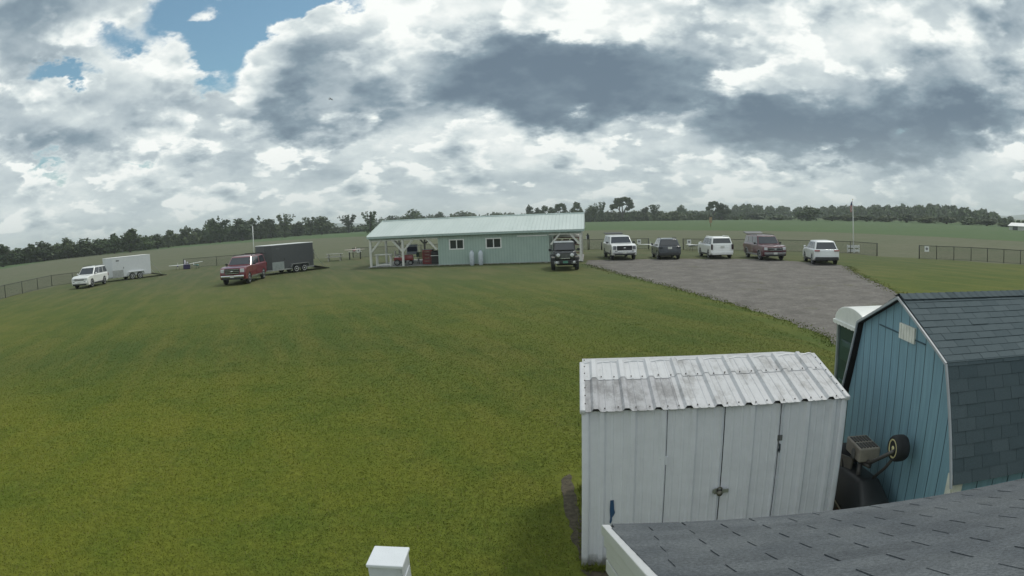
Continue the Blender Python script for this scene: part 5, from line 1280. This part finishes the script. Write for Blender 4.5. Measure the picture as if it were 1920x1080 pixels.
def tree(u, vtop, dist, wpx, kind, label, cat='tree', group=None, var=None, name=None):
    """stands at a distance in the direction of a column; its height and spread come from the frame"""
    a, _ = azel(u, 430); p_ = Vector((math.sin(a) * dist, math.cos(a) * dist, 0))
    h = max(1.2, zat(p_, u, vtop)); w_ = wpx / 1175.0 * dist
    lst = PRO[kind]; i = var if var is not None else random.randrange(len(lst)); pr = lst[i]
    base = {'round': 7.0, 'dome': 8.0, 'ragged': 6.2, 'feather': 6.0, 'open': 6.8, 'slim': 2.8, 'willow': 8.0}[kind]
    sc_ = (w_ / base, w_ / base, h / 10.2); rz = random.choice((0, math.pi)) + rng.uniform(-.3, .3) if kind in ('open',) else rng.uniform(0, 6.28)
    if kind == 'open': rz = -a
    if pr not in used:
        used.add(pr); t = pr; t.location = p_; t.rotation_euler = (0, 0, rz); t.scale = sc_
    else: t = dup(pr, p_, rz, scale=sc_)
    t.name = name or {'willow': 'willow_tree'}.get(kind, 'tree')
    tag(t, label, cat, group)
    return t
LT = [  # left wood edge: column, top row, distance, width px, kind, what singles it out
 (2, 456, 275, 26, 'slim', 'tall narrow dark tree cut by the left edge of the view'), (28, 464, 300, 46, 'round', 'low dark tree second from the left edge'), (54, 456, 300, 30, 'ragged', 'dark tree with a squarish top near the left edge'),
 (80, 450, 300, 48, 'round', 'broad round tree left of the dip in the left wood'), (106, 453, 310, 40, 'dome', 'domed tree in the dip of the left wood'), (126, 443, 310, 34, 'round', 'tree with a small knob top above the white SUV'),
 (155, 443, 310, 52, 'dome', 'wide domed tree above the white SUV roof'), (186, 446, 320, 44, 'round', 'dark tree above the nose of the white trailer'), (212, 436, 310, 34, 'round', 'tree shouldering the tallest crown of the left wood'),
 (242, 427, 305, 52, 'round', 'tallest rounded dark crown above the white trailer'), (272, 439, 330, 40, 'dome', 'lower domed tree right of the tallest left crown'), (294, 437, 340, 36, 'round', 'small round tree right of the white trailer'),
 (314, 430, 350, 28, 'ragged', 'pointed dark tree at the dip right of the white trailer'), (330, 437, 360, 30, 'round', 'low tree in the notch right of the white trailer'), (348, 423, 350, 32, 'ragged', 'twin-topped tree left of the tall twin crowns'),
 (372, 426, 365, 38, 'round', 'light-topped round tree beside the tall twin crowns'), (394, 409, 340, 38, 'round', 'left one of the tall twin crowns in the wood'), (412, 405, 340, 34, 'ragged', 'right, more ragged one of the tall twin crowns'),
 (432, 417, 365, 36, 'dome', 'lower tree between the twin crowns and the flat-topped tree'), (454, 407, 350, 48, 'round', 'flat-topped tree just left of the white pole'), (488, 405, 360, 40, 'ragged', 'spiky-topped tree just right of the white pole'),
 (508, 409, 370, 34, 'ragged', 'ragged tree above the roof of the maroon pickup'), (534, 398, 360, 42, 'feather', 'feathery tall tree with two plumes above the grey trailer'), (558, 414, 390, 34, 'round', 'small round tree right of the two-plumed tree'),
 (582, 404, 380, 40, 'feather', 'feathery tree left of the round one near the gap'), (603, 404, 385, 44, 'round', 'rounded tree at the right end of the left wood'), (628, 424, 420, 60, 'dome', 'low scrub tree at the gap with the blue hills'),
 (654, 400, 400, 42, 'feather', 'wispy tree right of the gap with the blue hills'), (695, 393, 300, 36, 'feather', 'palm-like plumed tree left of the shelter roof'), (672, 424, 430, 56, 'dome', 'low tree below the blue hills, left of the shelter roof')]
for (u, v, d, w_, k, lab) in LT: tree(u, v, d * (.82 if u < 330 else .92), w_, k, lab, group='trees along the left wood')
MT = [(736, 402, 480, 26, 'feather', 'thin sparse tree peeping over the left roof ridge'), (775, 389, 430, 46, 'dome', 'big round tree behind the left part of the roof ridge'), (825, 396, 520, 24, 'round', 'small round tree left of the broad one over the roof ridge'),
 (868, 393, 560, 60, 'dome', 'broad low domed tree behind the middle of the roof'), (926, 396, 600, 18, 'round', 'small dark round tree over the middle of the ridge'), (938, 396, 600, 20, 'dome', 'small dark domed tree next to the smallest round one'), (958, 396, 620, 26, 'dome', 'flat small tree left of the clump over the right roof'),
 (993, 383, 420, 22, 'ragged', 'first tree of the clump over the right half of the roof'), (1010, 388, 430, 20, 'round', 'second, lower tree of the clump over the roof'), (1020, 384, 420, 22, 'ragged', 'third tree of the clump over the roof'), (1036, 387, 430, 18, 'slim', 'slim tree in the clump over the roof'),
 (1051, 380, 420, 26, 'open', 'last tree of the clump, with sky showing below its crown'), (1079, 377, 400, 24, 'ragged', 'leaning ragged tree at the right end of the roof ridge'), (1092, 392, 410, 20, 'round', 'small tree beside the leaning one at the roof end'),
 (1108, 383, 400, 26, 'round', 'round tree just right of the roof end'), (1128, 376, 395, 26, 'feather', 'plumed tree left of the tall forked one'), (1168, 368, 390, 44, 'open', 'tall tree with a forked trunk and wide open crown above the pickups'),
 (1212, 387, 400, 16, 'slim', 'slim dark tree left of the spiky one above the navy SUV'), (1228, 381, 395, 30, 'feather', 'spiky tree above the navy SUV'), (1265, 394, 380, 46, 'willow', 'pale green rounded willow-like tree above the navy SUV'),
 (1278, 381, 470, 24, 'dome', 'single rounded dark tree behind the pale one'), (1338, 376, 380, 26, 'open', 'curved-top tree over the tan marker'), (1353, 380, 378, 34, 'ragged', 'dark ragged tree just right of the curved-top one'),
 (1514, 383, 330, 52, 'dome', 'big dark domed tree above the rightmost parked SUVs')]
for (u, v, d, w_, k, lab) in MT: tree(u, v, d, w_, k, lab, group='trees behind the field')
ED = [(1420, 398, 390, 60, 'dome'), (1460, 402, 360, 54, 'dome'), (1560, 402, 330, 46, 'round'), (1590, 400, 330, 44, 'dome'), (1625, 402, 325, 46, 'round'), (1660, 402, 320, 46, 'dome'), (1700, 400, 315, 50, 'round'), (1738, 402, 305, 48, 'dome'), (1775, 404, 300, 48, 'round'), (1815, 405, 290, 50, 'dome'), (1850, 410, 280, 46, 'round'), (1888, 418, 270, 46, 'dome')]
where = ['left of the big dark domed tree', 'just left of the big dark domed tree', 'just right of the big dark domed tree', 'just left of the flagpole', 'just right of the flagpole', 'second to the right of the flagpole', 'third to the right of the flagpole', 'above the left end of the rightmost fence', 'above the second span of the rightmost fence', 'above the middle of the rightmost fence', 'two trees left of the white farm building', 'beside the white farm building']
for (u, v, d, w_, k), q in zip(ED, where): tree(u, v, d, w_, k, 'leafy edge tree of the right wood ' + q, group='trees at the edge of the right wood')

# hedgerow and far wood that read as one mass
def mass(name, label, rows, n, size, m, cat, lump=1.0):
    """rows: (column, top row, distance, half depth); rounded crowns packed along the line"""
    L = []
    for i in range(len(rows) - 1):
        (u0, v0, d0, h0), (u1, v1, d1, h1) = rows[i], rows[i + 1]; steps = max(2, int(abs(u1 - u0) / (9 * lump)))
        for k in range(steps):
            for rep in range(3):
                f = (k + rng.uniform(0, 1)) / steps; u = u0 + (u1 - u0) * f; back = rep / 2.0; dd = d0 + (d1 - d0) * f + (back * 2 - 1 + rng.uniform(-.3, .3)) * (h0 + (h1 - h0) * f)
                a, _ = azel(u, 430); q = (math.sin(a) * dd, math.cos(a) * dd); top = zat(q, u, v0 + (v1 - v0) * f + abs(rng.normal()) * 1.6 + (1 - back) * rng.uniform(1, 9) * lump)
                top = max(top, 2.0); r = rng.uniform(.36, .60) * max(min(top, 9), 2); z = max(.8, top - r)
                L.append(((q[0], q[1], z), (r * rng.uniform(.9, 1.4), r, r)))
                L.append(((q[0] + rng.normal() * r * .6, q[1] - r * .4, z * .40), (r * 1.1, r, max(.8, z * .55))))
    me = quads_mesh(name, clumps(L, n, size), m); o = bpy.data.objects.new(name, me); COL.objects.link(o)
    return tag(o, label, cat, kind='stuff')
mass('left_hedge', 'dark undergrowth filling the foot of the left wood', [(-30, 472, 255, 12), (60, 464, 262, 12), (150, 454, 275, 12), (250, 442, 295, 12), (330, 439, 330, 14), (450, 420, 360, 14), (560, 417, 385, 14), (640, 424, 400, 12), (700, 418, 410, 12)], 26000, 1.0, LEAFD, 'undergrowth')
mass('hedgerow', 'dark hedgerow running along the far side of the crop field', [(1050, 396, 420, 8), (1110, 394, 405, 8), (1240, 395, 395, 8), (1330, 399, 390, 8), (1400, 402, 385, 8)], 9000, 1.0, LEAFD, 'hedgerow')
mass('woods', 'far wood of rounded treetops rising behind the right field', [(1240, 396, 640, 60), (1330, 394, 620, 60), (1368, 386, 600, 60), (1403, 382, 600, 60), (1450, 386, 590, 60), (1520, 388, 580, 60), (1580, 384, 560, 60), (1640, 384, 540, 60), (1740, 382, 520, 55), (1800, 386, 500, 50), (1850, 393, 470, 50), (1910, 410, 440, 50), (1990, 424, 420, 50)], 60000, 1.25, LEAFD, 'woods', 1.6)
mass('middle_woods', 'low far treeline behind the club building roof', [(690, 408, 720, 25), (800, 401, 720, 25), (950, 399, 720, 25), (1090, 397, 700, 25), (1250, 396, 680, 25)], 9000, 1.5, LEAFD, 'woods')
# far hills
bm = MB(); N = 60
vs = []
for i in range(N + 1):
    a = R(-50 + 100 * i / N); hgt = 16 + 16 * math.sin(i * .55) ** 2 + 5 * math.sin(i * 1.7)
    for (d_, h_) in ((3300, -2), (3900, hgt), (4300, -2)): vs.append((math.sin(a) * d_, math.cos(a) * d_, h_))
bm.add(vs, [(i * 3 + j, i * 3 + j + 1, (i + 1) * 3 + j + 1, (i + 1) * 3 + j) for i in range(N) for j in range(2)])
tag(bm.build('hills', mat('far_wooded_hills', (.035, .055, .030), .9, var=.3, vscale=.01), None, 0, True), kind='structure')
# white farm building at the right edge
a_, _ = azel(1920, 436); fb = Vector((math.sin(a_) * 205, math.cos(a_) * 205, 0))
t = thing('farm_building', 'long low white farm building at the foot of the right wood', 'building', fb, -a_ - R(25))
bm = MB(); bm.slab([(-6, 0, 0), (-6, 5, 0), (-6, 5, 1.3), (-6, 2.5, 2.1), (-6, 0, 1.3)], 12, (1, 0, 0)); bm.build('wall', mat('pale_barn_wall', (.50, .51, .48), .7), t)
for s in (0, 1):
    bm = MB(); y = -.4 if s == 0 else 5.4; bm.slab([(-6.3, y, 1.2), (6.3, y, 1.2), (6.3, 2.5, 2.16), (-6.3, 2.5, 2.16)], .08, (0, 0, 1)); bm.build('roof', mat('white_barn_roof', (.72, .73, .72), .5), t)
bm = MB(); bm.box((-3.5, -.03, .6), (2.0, .05, 1.2)); bm.build('door', mat('dark_barn_door', (.10, .11, .11), .7), t)  # dark grey door
bm = MB(); bm.box((1.5, -.03, .8), (1.4, .05, .6)); bm.build('window', GLASS, t)
# ------------------------------------------------------------------ thin air between here and the far trees
hm_ = bpy.data.materials.new('thin_air'); hm_.use_nodes = True
t_ = hm_.node_tree; t_.nodes.clear()
pv = t_.nodes.new('ShaderNodeVolumePrincipled'); pv.inputs['Color'].default_value = (.88, .94, .98, 1); pv.inputs['Density'].default_value = .00032; pv.inputs['Anisotropy'].default_value = .2
o_ = t_.nodes.new('ShaderNodeOutputMaterial'); t_.links.new(pv.outputs[0], o_.inputs['Volume'])
bm = MB(); bm.box((0, 0, 29.5), (9300, 9300, 61)); hz_ = bm.build('haze', hm_)
tag(hz_, kind='stuff')
scene.cycles.volume_bounces = 1
